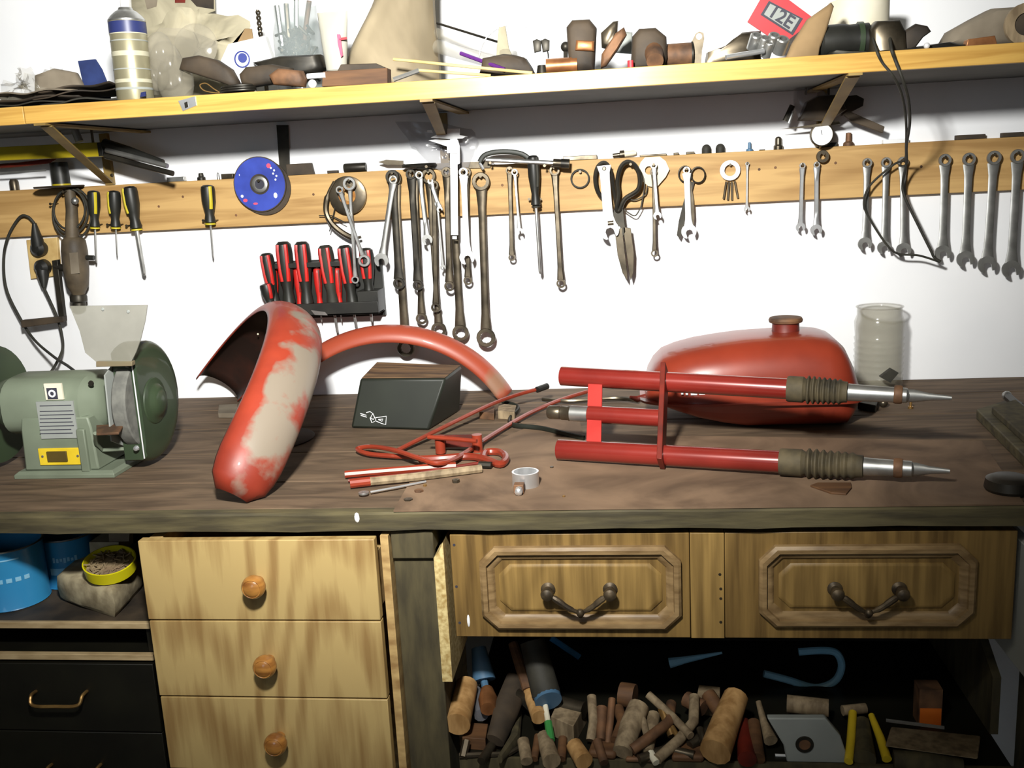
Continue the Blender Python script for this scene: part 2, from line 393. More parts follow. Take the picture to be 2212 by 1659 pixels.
for i, (pl, pr, yy) in enumerate((((78, 1493), (188, 1493), 22), ((112, 1651), (218, 1651), 20))):
    d = ob('drawer', M().b2((-1.5, -.757, zc[i+1]+.001), (-.758, -.741, zc[i]-.001)), 'black_cabinet', bc, bevel=.001)
    A = at(*pl, -.757); Bq = at(*pr, -.757); dz = V((0, 0, -.0125))
    pts = [A, A+V((0, -.014, 0)), A+V((.006, -.022, 0))+dz, A.lerp(Bq, .5)+V((0, -.023, -.0135)), Bq+V((-.006, -.022, 0))+dz, Bq+V((0, -.014, 0)), Bq]
    ob('handle', M().tube(spline(pts, 5), .0028), 'brass_dull', d)

# things on the black cabinet
def can(name, px, pyb, top, rpx, label, y0, seam=None):
    c = at(px, pyb, y0); c.y = y0
    zt = at(px, top, y0).z; h = zt-.708; r = rpx
    t = thing(name, label, 'can', (c.x, y0, .708), group='blue cans on the black cabinet')
    m = M().lathe([(0, 0), (r*.98, 0), (r*1.02, .002), (r, .004), (r, h-.004), (r*1.02, h-.002), (r*1.0, h), (r*.97, h-.001), (r*.965, .004), (0, .004)], (c.x, y0, .708), (0, 0, 1), 40)
    ob('can_body', m, 'can_blue', t)
    ob('rim', M().lathe_loop([(r, h-.003), (r*1.035, h-.001), (r*1.01, h+.001), (r*.97, h)], (c.x, y0, .708), (0, 0, 1), 40), 'steel', t)
    ob('contents', M().lathe([(0, .0), (r*.955, 0), (r*.955, .001), (0, .006)], (c.x, y0, .708+h*.45), (0, 0, 1), 24), 'can_inside', t)
    return t, c.x, r, h
def on_cyl(cx, cy, z, r, ang, wd, ht, th=.0008, n=6):
    "a print patch wrapped on a cylinder; ang measured from -y towards +x"
    rings = []
    for i in range(n+1):
        a = ang+(i/n-.5)*wd/r; e = V((math.sin(a), -math.cos(a), 0))
        rings.append([V((cx, cy, z-ht/2))+e*r, V((cx, cy, z-ht/2))+e*(r+th), V((cx, cy, z+ht/2))+e*(r+th), V((cx, cy, z+ht/2))+e*r])
    return M().loft(rings)
t, x, r, h = can('paint_can', 36, 1318, 1170, .056, 'open blue tin nearest the photo edge with a dark seam and white dashes', -.665)
ob('seam', on_cyl(x, -.665, .708+h*.5, r, -.05, .005, h*.94), 'ink_dark', t)
for k in range(4): ob('print_mark', on_cyl(x, -.665, .708+h*.52, r, .32+.24*k, .0085, .007), 'can_light', t)
ob('print_label', on_cyl(x, -.665, .708+h*.4, r, -.42, .014, .026), 'can_light', t)
ob('print_band', on_cyl(x, -.665, .708+h*.86, r, .45, .05, .002), 'can_light', t)
t, x, r, h = can('paint_can', 156, 1240, 1150, .045, 'second blue tin standing behind the open seamed tin', -.585)
for k in range(7): ob('print_mark', on_cyl(x, -.585, .708+h*.62-.001*(k % 2), r, .0+.13*k, .004, .009-.002*(k % 3)), 'can_light', t)
ob('print_band', on_cyl(x, -.585, .708+h*.38, r, .35, .05, .012), 'can_light', t)
# rough block with yellow tub
c = on(225, 1300, .709)
blk = [on(*q, .709) for q in ((127, 1300), (252, 1340), (318, 1262), (200, 1235))]
zt = .709+.05
rings = []
for k, (s_, z) in enumerate(((.9, .709), (1, .718), (1.02, .735), (.99, .752), (.9, .758))):
    rr = []
    cc = sum(blk, V())/4
    for i in range(4):
        a, b = blk[i], blk[(i+1) % 4]
        for j in range(5):
            q = a.lerp(b, j/5); q = cc+(q-cc)*(s_ if j else s_*.96); q.z = z; rr.append(q)
    rings.append(rr)
m = M().loft(rings).jitter(.0012, 5)
solo('stone_block', 'rough pale stone block under the yellow tub on the black chest', 'block', m, 'rock', sharp=60)
tc_ = on(242, 1243, .7605); tax = V((.10, -.25, 1)).normalized()
tt = thing('yellow_tub', 'shallow yellow plastic tub of small screws tilted on the stone block', 'tub', (tc_.x, tc_.y, .768))
o_ = V((tc_.x, tc_.y, .768))
ob('tub', M().lathe([(0, 0), (.036, 0), (.039, .002), (.041, .022), (.039, .0225), (.037, .004), (0, .003)], o_, tax, 32), 'tub_yellow', tt)
rs = random.Random(3); mm = M(); u_ = tax.cross(V((0, 1, 0))).normalized(); w_ = tax.cross(u_)
mm.lathe([(0, .003), (.036, .003), (.036, .013), (0, .016)], o_, tax, 20)
for k in range(90):
    a = rs.uniform(0, 6.28); q = rs.uniform(0, 1)**.5*.032; p0 = o_+tax*rs.uniform(.013, .018)+(u_*math.cos(a)+w_*math.sin(a))*q
    b = rs.uniform(0, 6.28); mm.tube([p0, p0+(u_*math.cos(b)+w_*math.sin(b))*.010+tax*rs.uniform(-.002, .004)], .0013, 5)
s_ = ob('screws', mm, 'dust', tt); s_['kind'] = 'stuff'
solo('card_box', 'small grey and white printed carton behind the yellow tub', 'box', M().wp([(226, 1148), (288, 1148), (288, 1172), (228, 1172)], -.60, .05), 'paper')
b_ = bpy.data.objects['card_box']
ob('print_patch', M().wp([(235, 1153), (280, 1152), (279, 1169), (236, 1170)], -.6505, .0005), 'grey_cloth', b_)
solo('carton', 'beige carton lying between the printed box and pine drawers', 'box', M().wp([(290, 1150), (318, 1150), (316, 1190), (290, 1190)], -.52, .05), 'cardboard')
# supports beneath the boxes on the cabinet top
solo('wood_offcut', 'dark wooden offcut standing behind the yellow tub', 'offcut', M().b2((at(228, 1172, -.6).x, -.6, .708), (at(318, 1172, -.6).x, -.53, at(228, 1173, -.6).z)), 'leather_dark')

# ---------------------------------------------------------------- oak front cabinet
oc = thing('oak_drawer_cabinet', 'wide oak fronted drawer cabinet with two framed panels under the bench', 'cabinet', (.12, -.6, .7))
OY = -.78; X0, X1 = -.2655, .512; Z0, Z1 = .7015, .8605
xs0 = at(1490, 1260, OY).x; xs1 = at(1566, 1260, OY).x
m = M(); m.b2((X0+.005, OY+.019, Z0+.01), (X1-.005, -.3, Z0+.016)); m.b2((X0+.005, OY+.019, Z0+.016), (X0+.017, -.3, Z1-.02)); m.b2((X1-.017, OY+.019, Z0+.016), (X1-.005, -.3, Z1-.02)); m.b2((X0+.017, -.31, Z0+.016), (X1-.017, -.3, Z1-.02))
ob('drawer_box', m, 'strip_pine', oc)
ob('stile', M().b2((xs0+.001, OY-.0015, Z0), (xs1-.001, OY+.018, Z1)), 'oak_pale', oc, bevel=.0008)
def oct_(cx, cz, w_, h_, c, y): return [V((cx+a*w_/2, y, cz+b*h_/2)) for a, b in ((-1, -1+2*c/h_), (-1+2*c/w_, -1), (1-2*c/w_, -1), (1, -1+2*c/h_), (1, 1-2*c/h_), (1-2*c/w_, 1), (-1+2*c/w_, 1), (-1, 1-2*c/h_))]
for (xa, xb, tl, br, hl, hr, hb) in ((X0, xs0, (1033, 1183), (1473, 1360), (1184, 1272), (1318, 1272), (1254, 1322)), (xs1, X1, (1640, 1180), (2104, 1355), (1803, 1271), (1942, 1271), (1874, 1322))):
    d = ob('drawer', M().b2((xa, OY, Z0), (xb, OY+.018, Z1)), 'oak_veneer', oc, bevel=.001)
    A = at(*tl, OY-.006); Bq = at(*br, OY-.006); cx, cz, w_, h_ = (A.x+Bq.x)/2, (A.z+Bq.z)/2, Bq.x-A.x, A.z-Bq.z
    rings = []
    for dd, yy in ((0, 0), (0, -.008), (.004, -.012), (.010, -.011), (.011, -.006), (.014, -.0055), (.018, -.004), (.021, 0)):
        rings.append(oct_(cx, cz, w_-2*dd, h_-2*dd, .022-dd*.45, OY+yy))
    ob('moulding', M().loft(rings, loop=True), 'oak_moulding', d)
    rings = [oct_(cx, cz, w_-2*dd, h_-2*dd, .016, OY+yy) for dd, yy in ((.027, 0), (.027, -.002), (.0295, -.0042), (.032, -.0042))]
    ob('raised_panel', M().loft(rings), 'oak_pale', d)
    A = at(*hl, OY-.004); Bq = at(*hr, OY-.004); Cq = at(*hb, OY-.02)
    hm = M()
    for q in (A, Bq): hm.lathe([(.010, 0), (.0105, .002), (.006, .005), (.0055, .012), (.0085, .016), (.0095, .020), (.0085, .024), (.004, .027), (0, .0275)], (q.x, OY-.004, q.z), (0, -1, 0), 18)
    for q in (A, Bq):
        hm.tube(spline([V((q.x, OY-.022, q.z)), V((q.x*.7+Cq.x*.3, OY-.025, q.z*.72+Cq.z*.28)), V((q.x*.35+Cq.x*.65, OY-.026, q.z*.3+Cq.z*.7)), V((Cq.x, OY-.024, Cq.z))], 5), [.0034]*4+[.0048]*4+[.0042]*4+[.003]*4, 9)
    hm.lathe([(0, -.004), (.0045, -.002), (.0055, .002), (.003, .006), (0, .008)], (Cq.x, OY-.024, Cq.z), (0, 0, -1), 12)
    hm.ball((Cq.x, OY-.027, Cq.z+.002), .006, 10)
    ob('handle', hm, 'iron_handle', d)
for q in ((1555, 1241), (1557, 1272), (1557, 1293), (1557, 1344)):
    c = at(*q, OY-.0015); ob('screw_hole', M().lathe([(0, 0), (.0022, 0), (.002, .0005), (0, .0005)], c, (0, -1, 0), 10), 'dark_steel', oc)
for q in ((981, 1177), (986, 1267), (993, 1345)):
    c = at(*q, OY); ob('screw_hole', M().lathe([(0, 0), (.002, 0), (.002, .0005), (0, .0005)], c, (0, -1, 0), 10), 'ink_dark', oc)
c = at(1012, 1341, OY); m = M().lathe([(0, 0), (.0022, 0), (.0018, .0007), (0, .0007)], c, (0, -1, 0), 10)
for v in m.v: v.z = c.z+(v.z-c.z)*4.5
ob('chipped_spot', m, 'white_plastic', oc, label='narrow white chip in the veneer')
# chipboard side panel on the left
p = [at(*q, -.80) for q in ((936, 1212), (967, 1186), (970, 1479), (948, 1479))]
pz = [V((-.2915, 0, .84)), V((-.277, 0, .856)), V((-.2735, 0, .640)), V((-.2885, 0, .640))]
m = M(); m.b2((-.2875, -.797, .638), (-.2725, -.45, .838))
m2 = M().prism([V((-.2875, -.797, .838)), V((-.2725, -.797, .838)), V((-.2725, -.797, .856))], (0, .34, 0))
solo('chipboard_offcut', 'upright raw chipboard panel between bench leg and oak cabinet', 'panel', M().prism([V((-.2875, -.797, .638)), V((-.2725, -.797, .638)), V((-.2725, -.797, .856)), V((-.279, -.797, .842)), V((-.2875, -.797, .832))], (0, .34, 0)), 'chipboard')
solo('melamine_board', 'upright white melamine panel at the right end of the oak cabinet', 'panel', M().b2((.523, -.81, .656), (.54, -.4, .838)), 'white_melamine', bevel=.001)

# ---------------------------------------------------------------- tool shelf under the cabinet
TZ = .507
ts = thing('tool_shelf', 'low wooden shelf box under the oak cabinet holding the tool pile', 'shelf', (.12, -.6, .4))
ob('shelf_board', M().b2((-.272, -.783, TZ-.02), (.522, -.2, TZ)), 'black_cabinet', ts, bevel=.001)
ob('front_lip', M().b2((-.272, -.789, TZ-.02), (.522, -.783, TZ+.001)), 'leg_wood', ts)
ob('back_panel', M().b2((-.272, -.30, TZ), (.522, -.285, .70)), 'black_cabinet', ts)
ob('side_panel', M().prism([V((.52, -.70, TZ)), V((.52, -.30, TZ)), V((.52, -.30, .70)), V((.52, -.52, .70)), V((.52, -.70, .60))], (.012, 0, 0)), 'leg_wood', ts)

# ---------------------------------------------------------------- wall shelf
SZ0, SZ1, SD = 1.4947, 1.5253, -.3975
sh = thing('wall_shelf', 'long pine edged shelf high on the wall crowded with parts', 'shelf', (-.3, -.2, SZ0))
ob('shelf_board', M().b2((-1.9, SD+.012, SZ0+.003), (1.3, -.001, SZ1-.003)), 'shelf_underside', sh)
xj = at(52, 250, SD).x
ob('front_edge', M().b2((xj+.0008, SD, SZ0), (1.3, SD+.012, SZ1)), 'shelf_pine', sh, bevel=.001)
ob('front_edge', M().b2((-1.9, SD, SZ0), (xj-.0008, SD+.012, SZ1)), 'shelf_pine', sh, bevel=.001)
def bracket(pf, pw, pb, Yf, label):
    A = at(*pf, Yf); B_ = at(*pw, -.012); C_ = at(*pb, -.012)
    t = thing('shelf_bracket', label, 'bracket', (B_.x, 0, B_.z), group='steel strap brackets under the wall shelf')
    C_.z = max(C_.z, 1.3856); B_.z = max(B_.z, 1.392)
    d = (B_-A).normalized(); s = V((1, 0, 0)); A.z = SZ0-.002
    w_ = .011
    m = M().prism([A-s*w_, A+s*w_, B_+s*w_*.8, B_-s*w_*.8], (0, .0, -.004)); ob('brace', m, 'bracket_paint', t)
    m = M().b2((B_.x-w_*.8, -.012, C_.z), (B_.x+w_*.8, 0, SZ0)); ob('wall_flange', m, 'bracket_paint', t)
    m = M().b2((A.x-w_, A.y-.02, SZ0-.004), (A.x+w_, 0, SZ0)); ob('top_flange', m, 'bracket_paint', t)
    ob('bolt', M().lathe([(0, 0), (.004, 0), (.0035, .002), (0, .003)], (C_.x, -.012, C_.z+.02), (0, -1, 0), 10), 'dark_steel', t)
bracket((925, 212), (958, 300), (965, 392), -.38, 'middle painted strap bracket holding the shelf above the white calipers')
bracket((100, 275), (235, 392), (246, 408), -.38, 'left painted strap bracket in front of the yellow level')
bracket((1842, 165), (1776, 280), (1776, 322), -.38, 'right painted strap bracket crossing the dark riveter under the shelf')
# clip on the shelf edge
c = at(405, 222, SD)
t = thing('edge_clip', 'small bent chrome clip hooked on the shelf front edge', 'clip', (c.x, SD, c.z))
ob('clip_plate', M().wp([(386, 218), (422, 208), (425, 228), (396, 240)], SD-.0005, .002), 'chrome', t)
ob('clip_hole', M().wp([(398, 222), (405, 219), (407, 231), (400, 234)], SD-.0026, .0004), 'black_steel', t)

# ---------------------------------------------------------------- tool rail
RZ0, RZ1, RD = 1.2822, 1.3846, -.02
rail = thing('tool_rail', 'knotty pine board screwed along the wall with tools hanging from it', 'rail', (-.3, 0, RZ0))
ob('rail_board', M().b2((-1.9, RD, RZ0), (1.3, 0, RZ1)), 'rail_pine', rail, bevel=.0012)
for q in ((395, 425), (343, 446), (677, 420), (1290, 402), (1640, 366), (1675, 362), (1805, 352), (1990, 360), (1085, 400), (510, 465)):
    c = at(*q, RD); ob('knot', M().lathe([(0, 0), (.0028, 0), (.0022, .0004), (0, .0004)], c, (0, -1, 0), 10), 'rusty', rail)
def nail(px, py, out=.03):
    c = at(px, py, RD-.01); c.y = RD
    return ob('nail', M().lathe([(0, -.004), (.0014, -.004), (.0014, out), (.003, out), (.003, out+.001), (0, out+.001)], c, (0, -1, 0), 8), 'dark_steel', rail)

# ================================================================ hand tool builders
def hang(name, label, cat, p0, p1, Y, group=None):
    a = at(*p0, Y); b = at(*p1, Y); d = b-a; L = d.length
    return thing(name, label, cat, a, math.atan2(-d.x, -d.z), group), L
def ring_head(R, th, c, hexr=.62, tiltz=0):
    n = 24; rings = []
    for (q, y) in ((1, -.3), (.93, -.5), (None, -.5), (None, .5), (.93, .5), (1, .3)):
        rr = []
        for k in range(n):
            a = 2*math.pi*k/n; r = R*q if q else R*hexr*(1 if k % 2 == 0 else .93)
            rr.append(V((c[0]+r*math.cos(a), c[1]+y*th, c[2]+r*math.sin(a))))
        rings.append(rr)
    return M().loft(rings, loop=True)
def jaw_head(R, th, c, tilt=.26, up=False):
    h = .44*R; pts = []
    for k in range(19):
        a = math.radians(-52+(284)*k/18); pts.append((R*math.cos(a), R*math.sin(a)))
    pts += [(-h, -.80*R), (-h, -.05*R), (-.22*R, .22*R), (.22*R, .22*R), (h, -.05*R), (h, -.80*R)]
    s = -1 if up else 1; ct, st = math.cos(tilt), math.sin(tilt)
    P = [V((c[0]+x*ct-z*st, c[1]+th/2, c[2]+s*(x*st+z*ct))) for x, z in pts]
    return M().prism(P, (0, -th, 0))
def shank(w0, w1, th, z0, z1, off=0, bow=0):
    rings = []
    N = 8
    for k in range(N+1):
        t = k/N; z = z0+(z1-z0)*t; w_ = w0+(w1-w0)*t; fl = 1+.55*abs(2*t-1)**6
        w_ *= fl; y = off+bow*math.sin(math.pi*t)*-1
        prof = ((-.5, .18), (-.32, .5), (.32, .5), (.5, .18), (.5, -.18), (.32, -.5), (-.32, -.5), (-.5, -.18))
        rings.append([V((a*w_, y+b*th, z)) for a, b in prof])
    return M().loft(rings)
def wrench(p0, p1, kind, material, Y, R0, R1, w_, label, group=None, th=.004, cat='wrench', nm=None, bow=0):
    "p0 centre of the upper head, p1 centre of the lower head; radii and width in metres"
    t, L = hang(nm or {'comb': 'combination_wrench', 'ring': 'ring_wrench', 'open': 'open_end_wrench'}[kind], label, cat, p0, p1, Y, group)
    ob('shank', shank(w_, w_*1.02, th, -R0*.75, -(L-R1*.75), bow=bow), material, t, world=False)
    if kind == 'open': ob('jaw', jaw_head(R0, th*.9, (0, 0, 0), up=True), material, t, world=False)
    else: ob('ring_head', ring_head(R0, th*1.5, (0, -.0008, 0)), material, t, world=False)
    if kind == 'ring': ob('ring_head', ring_head(R1, th*1.5, (0, -.0008, -L)), material, t, world=False)
    else: ob('jaw', jaw_head(R1, th*1.1, (0, 0, -L)), material, t, world=False)
    return t
G1 = 'combination wrenches hung in a size row at the right'
def up_nail(p0, R, Y):
    a = at(*p0, Y); c = ob('nail', M().lathe([(0, -.004), (.0014, -.004), (.0014, -Y+RD+.004), (.0028, -Y+RD+.004), (.0028, -Y+RD+.005), (0, -Y+RD+.005)], (a.x, RD, a.z+R*.62-.0014), (0, -1, 0), 8), 'dark_steel', rail)
rows = [((1733, 358), (1729, 491), .0062, .0095, .0075, 'smallest of the two spaced chrome combination wrenches left of the hanging cord'),
        ((1764, 356), (1763, 497), .0065, .0115, .0085, 'brighter chrome combination wrench hung below the small hex nut'),
        ((1873, 352), (1868, 527), .0098, .0135, .0108, 'chrome combination wrench left of the hanging cord loop, first of three together'),
        ((1914, 351), (1910, 535), .0102, .0135, .0112, 'chrome combination wrench in the middle of the three crossed by the cord'),
        ((1950, 350), (1952, 540), .0105, .0145, .0112, 'chrome combination wrench directly behind the twin hanging cords'),
        ((2041, 346), (2036, 547), .0122, .0158, .0138, 'leftmost of the four big chrome combination wrenches at far right'),
        ((2093, 344), (2085, 560), .0128, .0168, .0142, 'second of the four big chrome combination wrenches at far right'),
        ((2147, 341), (2132, 572), .0138, .0178, .0150, 'third of the four big chrome combination wrenches at far right'),
        ((2198, 338), (2184, 582), .0140, .0178, .0155, 'biggest chrome combination wrench nearest the right photo edge')]
for p0, p1, a, b, c, l in rows:
    wrench(p0, p1, 'comb', 'chrome' if a < .008 else 'steel', -.036, a, b, c, l, G1); up_nail(p0, a, -.036)
wrench((2224, 500), (2230, 592), 'comb', 'steel', -.036, .008, .017, .014, 'wrench jaw cut off by the right edge of the photo', None)
G2 = 'dark ring wrenches hanging in the centre cluster'
cl = [((1198, 368), (1212, 612), 'ring', 'dark_steel', .0110, .0098, .0100, -.036, 'dark double ring wrench hanging alone right of the black screwdriver'),
      ((1101, 368), (1106, 556), 'ring', 'dark_steel', .0080, .0075, .0085, -.034, 'slim dark double ring wrench left of the black handled screwdriver'),
      ((1112, 372), (1122, 500), 'comb', 'steel', .0068, .0075, .0055, -.050, 'short bright combination wrench overlapping the slim dark ring wrench'),
      ((1039, 392), (1050, 729), 'ring', 'dark_steel', .0188, .0205, .0150, -.040, 'long dark double ring wrench with big rings right of the white calipers'),
      ((976, 375), (995, 719), 'ring', 'dark_steel', .0150, .0180, .0150, -.030, 'dark ring wrench with broad lower ring behind the white calipers'),
      ((965, 372), (971, 618), 'ring', 'dark_steel', .0110, .0110, .0120, -.044, 'dark ring wrench ending left of the broad lower ring'),
      ((926, 380), (948, 712), 'ring', 'dark_steel', .0155, .0165, .0115, -.034, 'dark ring wrench whose lower ring just touches the red arched fender'),
      ((938, 400), (942, 664), 'ring', 'dark_steel', .0100, .0105, .0100, -.050, 'dark ring wrench ending in a small ring above the red fender'),
      ((888, 376), (903, 616), 'ring', 'black_steel', .0110, .0110, .0130, -.048, 'blackish ring wrench third from the left of the centre cluster'),
      ((896, 378), (911, 688), 'ring', 'dark_steel', .0120, .0125, .0110, -.034, 'dark ring wrench with its ring clear of the red fender'),
      ((848, 382), (862, 612), 'ring', 'black_steel', .0145, .0125, .0140, -.050, 'thick blackish ring wrench leftmost in the centre cluster'),
      ((852, 386), (877, 752), 'ring', 'dark_steel', .0160, .0190, .0165, -.034, 'longest ring wrench with its lowest ring seen under the red fender'),
      ((1008, 372), (1011, 606), 'ring', 'dark_steel', .0100, .0095, .0100, -.034, 'dark ring wrench mostly hidden behind the bright white wrench')]
for p0, p1, k, mt_, a, b, c, Y, l in cl:
    wrench(p0, p1, k, mt_, Y, a, b, c, l, G2, th=.0055); up_nail(p0, a, Y)
wrench((1001, 372), (1009, 556), 'comb', 'bright_steel', -.058, .0095, .0158, .0120, 'bright white combination wrench just right of the calipers', None); up_nail((1001, 372), .0095, -.058)
wrench((906, 378), (923, 518), 'comb', 'steel', -.060, .0085, .0112, .0085, 'grey combination wrench with short shank in the centre cluster', None); up_nail((906, 378), .0085, -.06)
wrench((850, 388), (824, 562), 'comb', 'steel', -.062, .0090, .0150, .0105, 'silver combination wrench leaning left off the centre cluster', None); up_nail((850, 388), .009, -.062)
wrench((930, 392), (950, 452), 'open', 'steel', -.062, .006, .0062, .0085, 'stubby bright open wrench between the dark ring wrenches', None)
wrench((945, 440), (957, 578), 'open', 'steel', -.056, .0055, .0062, .0045, 'thin bright wrench left of the white calipers', None)
wrench((755, 397), (768, 604), 'ring', 'steel', -.056, .0140, .0085, .0065, 'silver ring wrench hanging in front of the grinding wheel', None); up_nail((755, 397), .014, -.056)
wrench((734, 410), (787, 563), 'ring', 'steel', -.064, .0080, .0130, .0068, 'silver ring wrench slanting right over the red screwdrivers', None)
wrench((1614, 354), (1613, 452), 'comb', 'chrome', -.030, .0042, .0062, .0042, 'tiny chrome combination wrench right of the hex key ring', None); up_nail((1614, 354), .0042, -.03)
wrench((1483, 368), (1488, 500), 'comb', 'bright_steel', -.040, .0075, .0152, .0115, 'bright combination wrench hung over the small scissors', None); up_nail((1483, 368), .0075, -.04)
wrench((1412, 358), (1420, 466), 'comb', 'chrome', -.050, .0065, .0082, .0070, 'short chrome combination wrench hung on the clear octagonal washer', None); up_nail((1412, 358), .0065, -.05)
wrench((1412, 372), (1414, 547), 'ring', 'dark_steel', -.040, .0075, .0075, .0065, 'thin dark ring wrench behind the short chrome wrench', None)
# paint splashed adjustable wrench
t, L = hang('adjustable_wrench', 'white paint splashed adjustable wrench hanging before the tin snips', 'wrench', (1305, 362), (1316, 497), -.060)
ob('handle', shank(.0185, .0200, .005, .004, -(L-.012)), 'bright_steel', t, world=False)
ob('jaw', jaw_head(.0200, .008, (0, 0, -L), .3), 'bright_steel', t, world=False)
ob('knurl', M().lathe([(0, -.006), (.005, -.006), (.005, .006), (0, .006)], (.004, -.003, -L+.014), (1, 0, 0), 12), 'dark_steel', t, world=False)
ob('hang_hole', M().lathe([(0, 0), (.0045, 0), (.0042, .0006), (0, .0006)], (0, -.0026, -.002), (0, -1, 0), 12), 'black_steel', t, world=False)
up_nail((1305, 364), .002, -.06)
# tin snips
t, L = hang('tin_snips', 'dark tin snips with looped handles pointing down beneath the rail', 'snips', (1330, 372), (1359, 606), -.046)
for s in (-1, 1):
    z1 = -L
    m = M().prism([V((s*.001, 0, -L*.50)), V((s*.0165, 0, -L*.52)), V((s*.017, 0, -L*.75)), V((s*.0115, 0, -L*.92)), V((s*.0035, 0, -L)), V((s*.0015, 0, -L*.93))], (0, -.005, 0))
    ob('blade', m, 'dark_steel', t, world=False, bevel=.0008)
def wloop(pts, Y, r, n=10, loop=True): return M().tube(spline([at(x, y, Y) for x, y in pts], 6, loop), r, n, loop=loop)
t2 = t
wl = M().tube(spline([at(x, y, -.050) for x, y in ((1338, 455), (1350, 430), (1378, 410), (1382, 382), (1372, 358), (1355, 350), (1341, 362), (1334, 392), (1336, 420), (1332, 450))], 6, True), .0048, 8, loop=True)
R_ = t.rotation_euler.to_matrix().inverted()
def loc(m_, t): 
    R_ = t.rotation_euler.to_matrix().inverted()
    for v in m_.v: v -= t.location; v.rotate(R_)
    return m_
ob('handle_loop', loc(wl, t), 'black_steel', t, world=False)
wl = M().tube(spline([at(x, y, -.042) for x, y in ((1330, 478), (1312, 440), (1292, 415), (1286, 385), (1292, 360), (1306, 352), (1318, 368), (1326, 410), (1334, 460))], 6, True), .0045, 8, loop=True)
ob('handle_loop', loc(wl, t), 'black_steel', t, world=False)
ob('shank', loc(M().prism([at(x, y, -.044) for x, y in ((1326, 452), (1346, 448), (1352, 500), (1344, 515), (1328, 505), (1322, 470))], (0, -.007, 0)), t), 'black_steel', t, world=False, bevel=.001)
ob('pivot_bolt', loc(M().lathe([(0, 0), (.004, 0), (.003, .003), (0, .003)], at(1337, 492, -.051), (0, -1, 0), 12), t), 'steel', t, world=False)
up_nail((1362, 356), .004, -.05)
# wire hook behind the snips
solo('wire_hook', 'loose bent dark wire hanging right of the tin snips', 'wire', M().tube(spline([at(x, y, -.034) for x, y in ((1352, 352), (1378, 362), (1392, 395), (1386, 440), (1382, 452), (1372, 466), (1358, 460), (1345, 448), (1350, 430), (1372, 432), (1394, 420), (1398, 402))], 5), .0014, 6), 'black_steel')
# octagonal clear washer
t = thing('plastic_washer', 'clear octagonal plastic plate with round hole hung on the rail', 'plate', at(1412, 372, -.03))
rings = []
P = [at(x, y, -.03) for x, y in ((1393, 340), (1425, 338), (1438, 348), (1446, 366), (1438, 382), (1418, 405), (1400, 402), (1384, 388), (1380, 362), (1384, 350))]
Pq = []
for i in range(len(P)):
    Pq += [P[i], P[i].lerp(P[(i+1) % len(P)], .5)]
c = at(1402, 368, -.03); n = len(Pq)
hole = [c+(q-c).normalized()*.0085 for q in Pq]
dy = V((0, -.0025, 0))
ob('plate', M().loft([Pq, [q+dy for q in Pq], [q+dy for q in hole], hole], loop=True), 'cream', t)
# scissors
t = thing('scissors', 'small dark scissors with two ring handles behind a bright wrench', 'scissors', at(1497, 372, -.032))
m = M(); m.tube([at(1480+14*math.cos(a)*1.0, 376+17*math.sin(a), -.032) for a in [k*math.pi/9 for k in range(18)]], .0016, 7, loop=True)
ob('handle_ring', m, 'black_steel', t)
m = M(); m.tube([at(1508+15*math.cos(a), 378+17*math.sin(a), -.032) for a in [k*math.pi/9 for k in range(18)]], .0016, 7, loop=True)
ob('handle_ring', m, 'black_steel', t)
ob('blade', M().wp([(1492, 392), (1500, 394), (1488, 440), (1478, 490), (1468, 516), (1462, 508), (1466, 478), (1478, 430)], -.030, .002), 'black_steel', t)
ob('blade', M().wp([(1484, 392), (1492, 392), (1498, 430), (1500, 470), (1497, 500), (1490, 470), (1486, 430)], -.0325, .002), 'dark_steel', t)
# hex keys on a white ring
t = thing('hex_key_set', 'hex keys fanned under a thick white ring holder on the rail', 'hex keys', at(1577, 368, -.03))
ob('holder_ring', M().ring(at(1577, 368, -.03), (0, 1, 0), .0115, .0205, .006), 'white_plastic', t)
for a, b in (((1569, 392), (1563, 430)), ((1575, 393), (1572, 432)), ((1581, 393), (1581, 432)), ((1587, 391), (1594, 428))):
    ob('hex_key', M().tube([at(*a, -.028), at(*b, -.028)], .0021, 6), 'dark_steel', t)
up_nail((1577, 368), .02, -.03)
solo('rubber_ring', 'plain black rubber ring hung on the rail above the white wall', 'ring', M().ring(at(1253, 386, -.026), (0, 1, 0), .0165, .0200, .004), 'black_rubber')
nail(1253, 371, .012)
# nut above the small wrench
solo('hex_nut', 'dark hex nut hung under the white dial at the rail top', 'nut', ring_head(.0125, .008, at(1777, 338, -.034), .5), 'dark_steel')
nail(1777, 332, .022)
t = thing('dial_gauge', 'round white faced dial gauge hung below the right bracket', 'gauge', at(1776, 291, -.06))
ob('case', M().lathe([(0, 0), (.0225, 0), (.0225, .010), (.0205, .011), (.0205, .0085), (0, .0085)], at(1776, 291, -.060)+V((0, .010, 0)), (0, -1, 0), 30), 'dark_steel', t)
ob('dial_face', M().lathe([(0, 0), (.0200, 0), (.0200, .0007), (0, .0007)], at(1776, 291, -.060)+V((0, .0012, 0)), (0, -1, 0), 30), 'white_plastic', t)
ob('hanger', M().tube([at(1776, 312, -.052), V((at(1776, 312, -.05).x, -.022, RZ1-.002))], .0018, 6), 'dark_steel', t)
ob('needle', M().tube([at(1776, 291, -.060), at(1774, 281, -.060)], .0006, 5), 'ink_dark', t)
solo('black_bar', 'short black bar lying on the rail below the dial gauge', 'bar', M().b2((at(1772, 322, -.012).x, -.018, RZ1), (at(1808, 322, -.012).x, -.006, RZ1+.008)), 'black_plastic', bevel=.001)

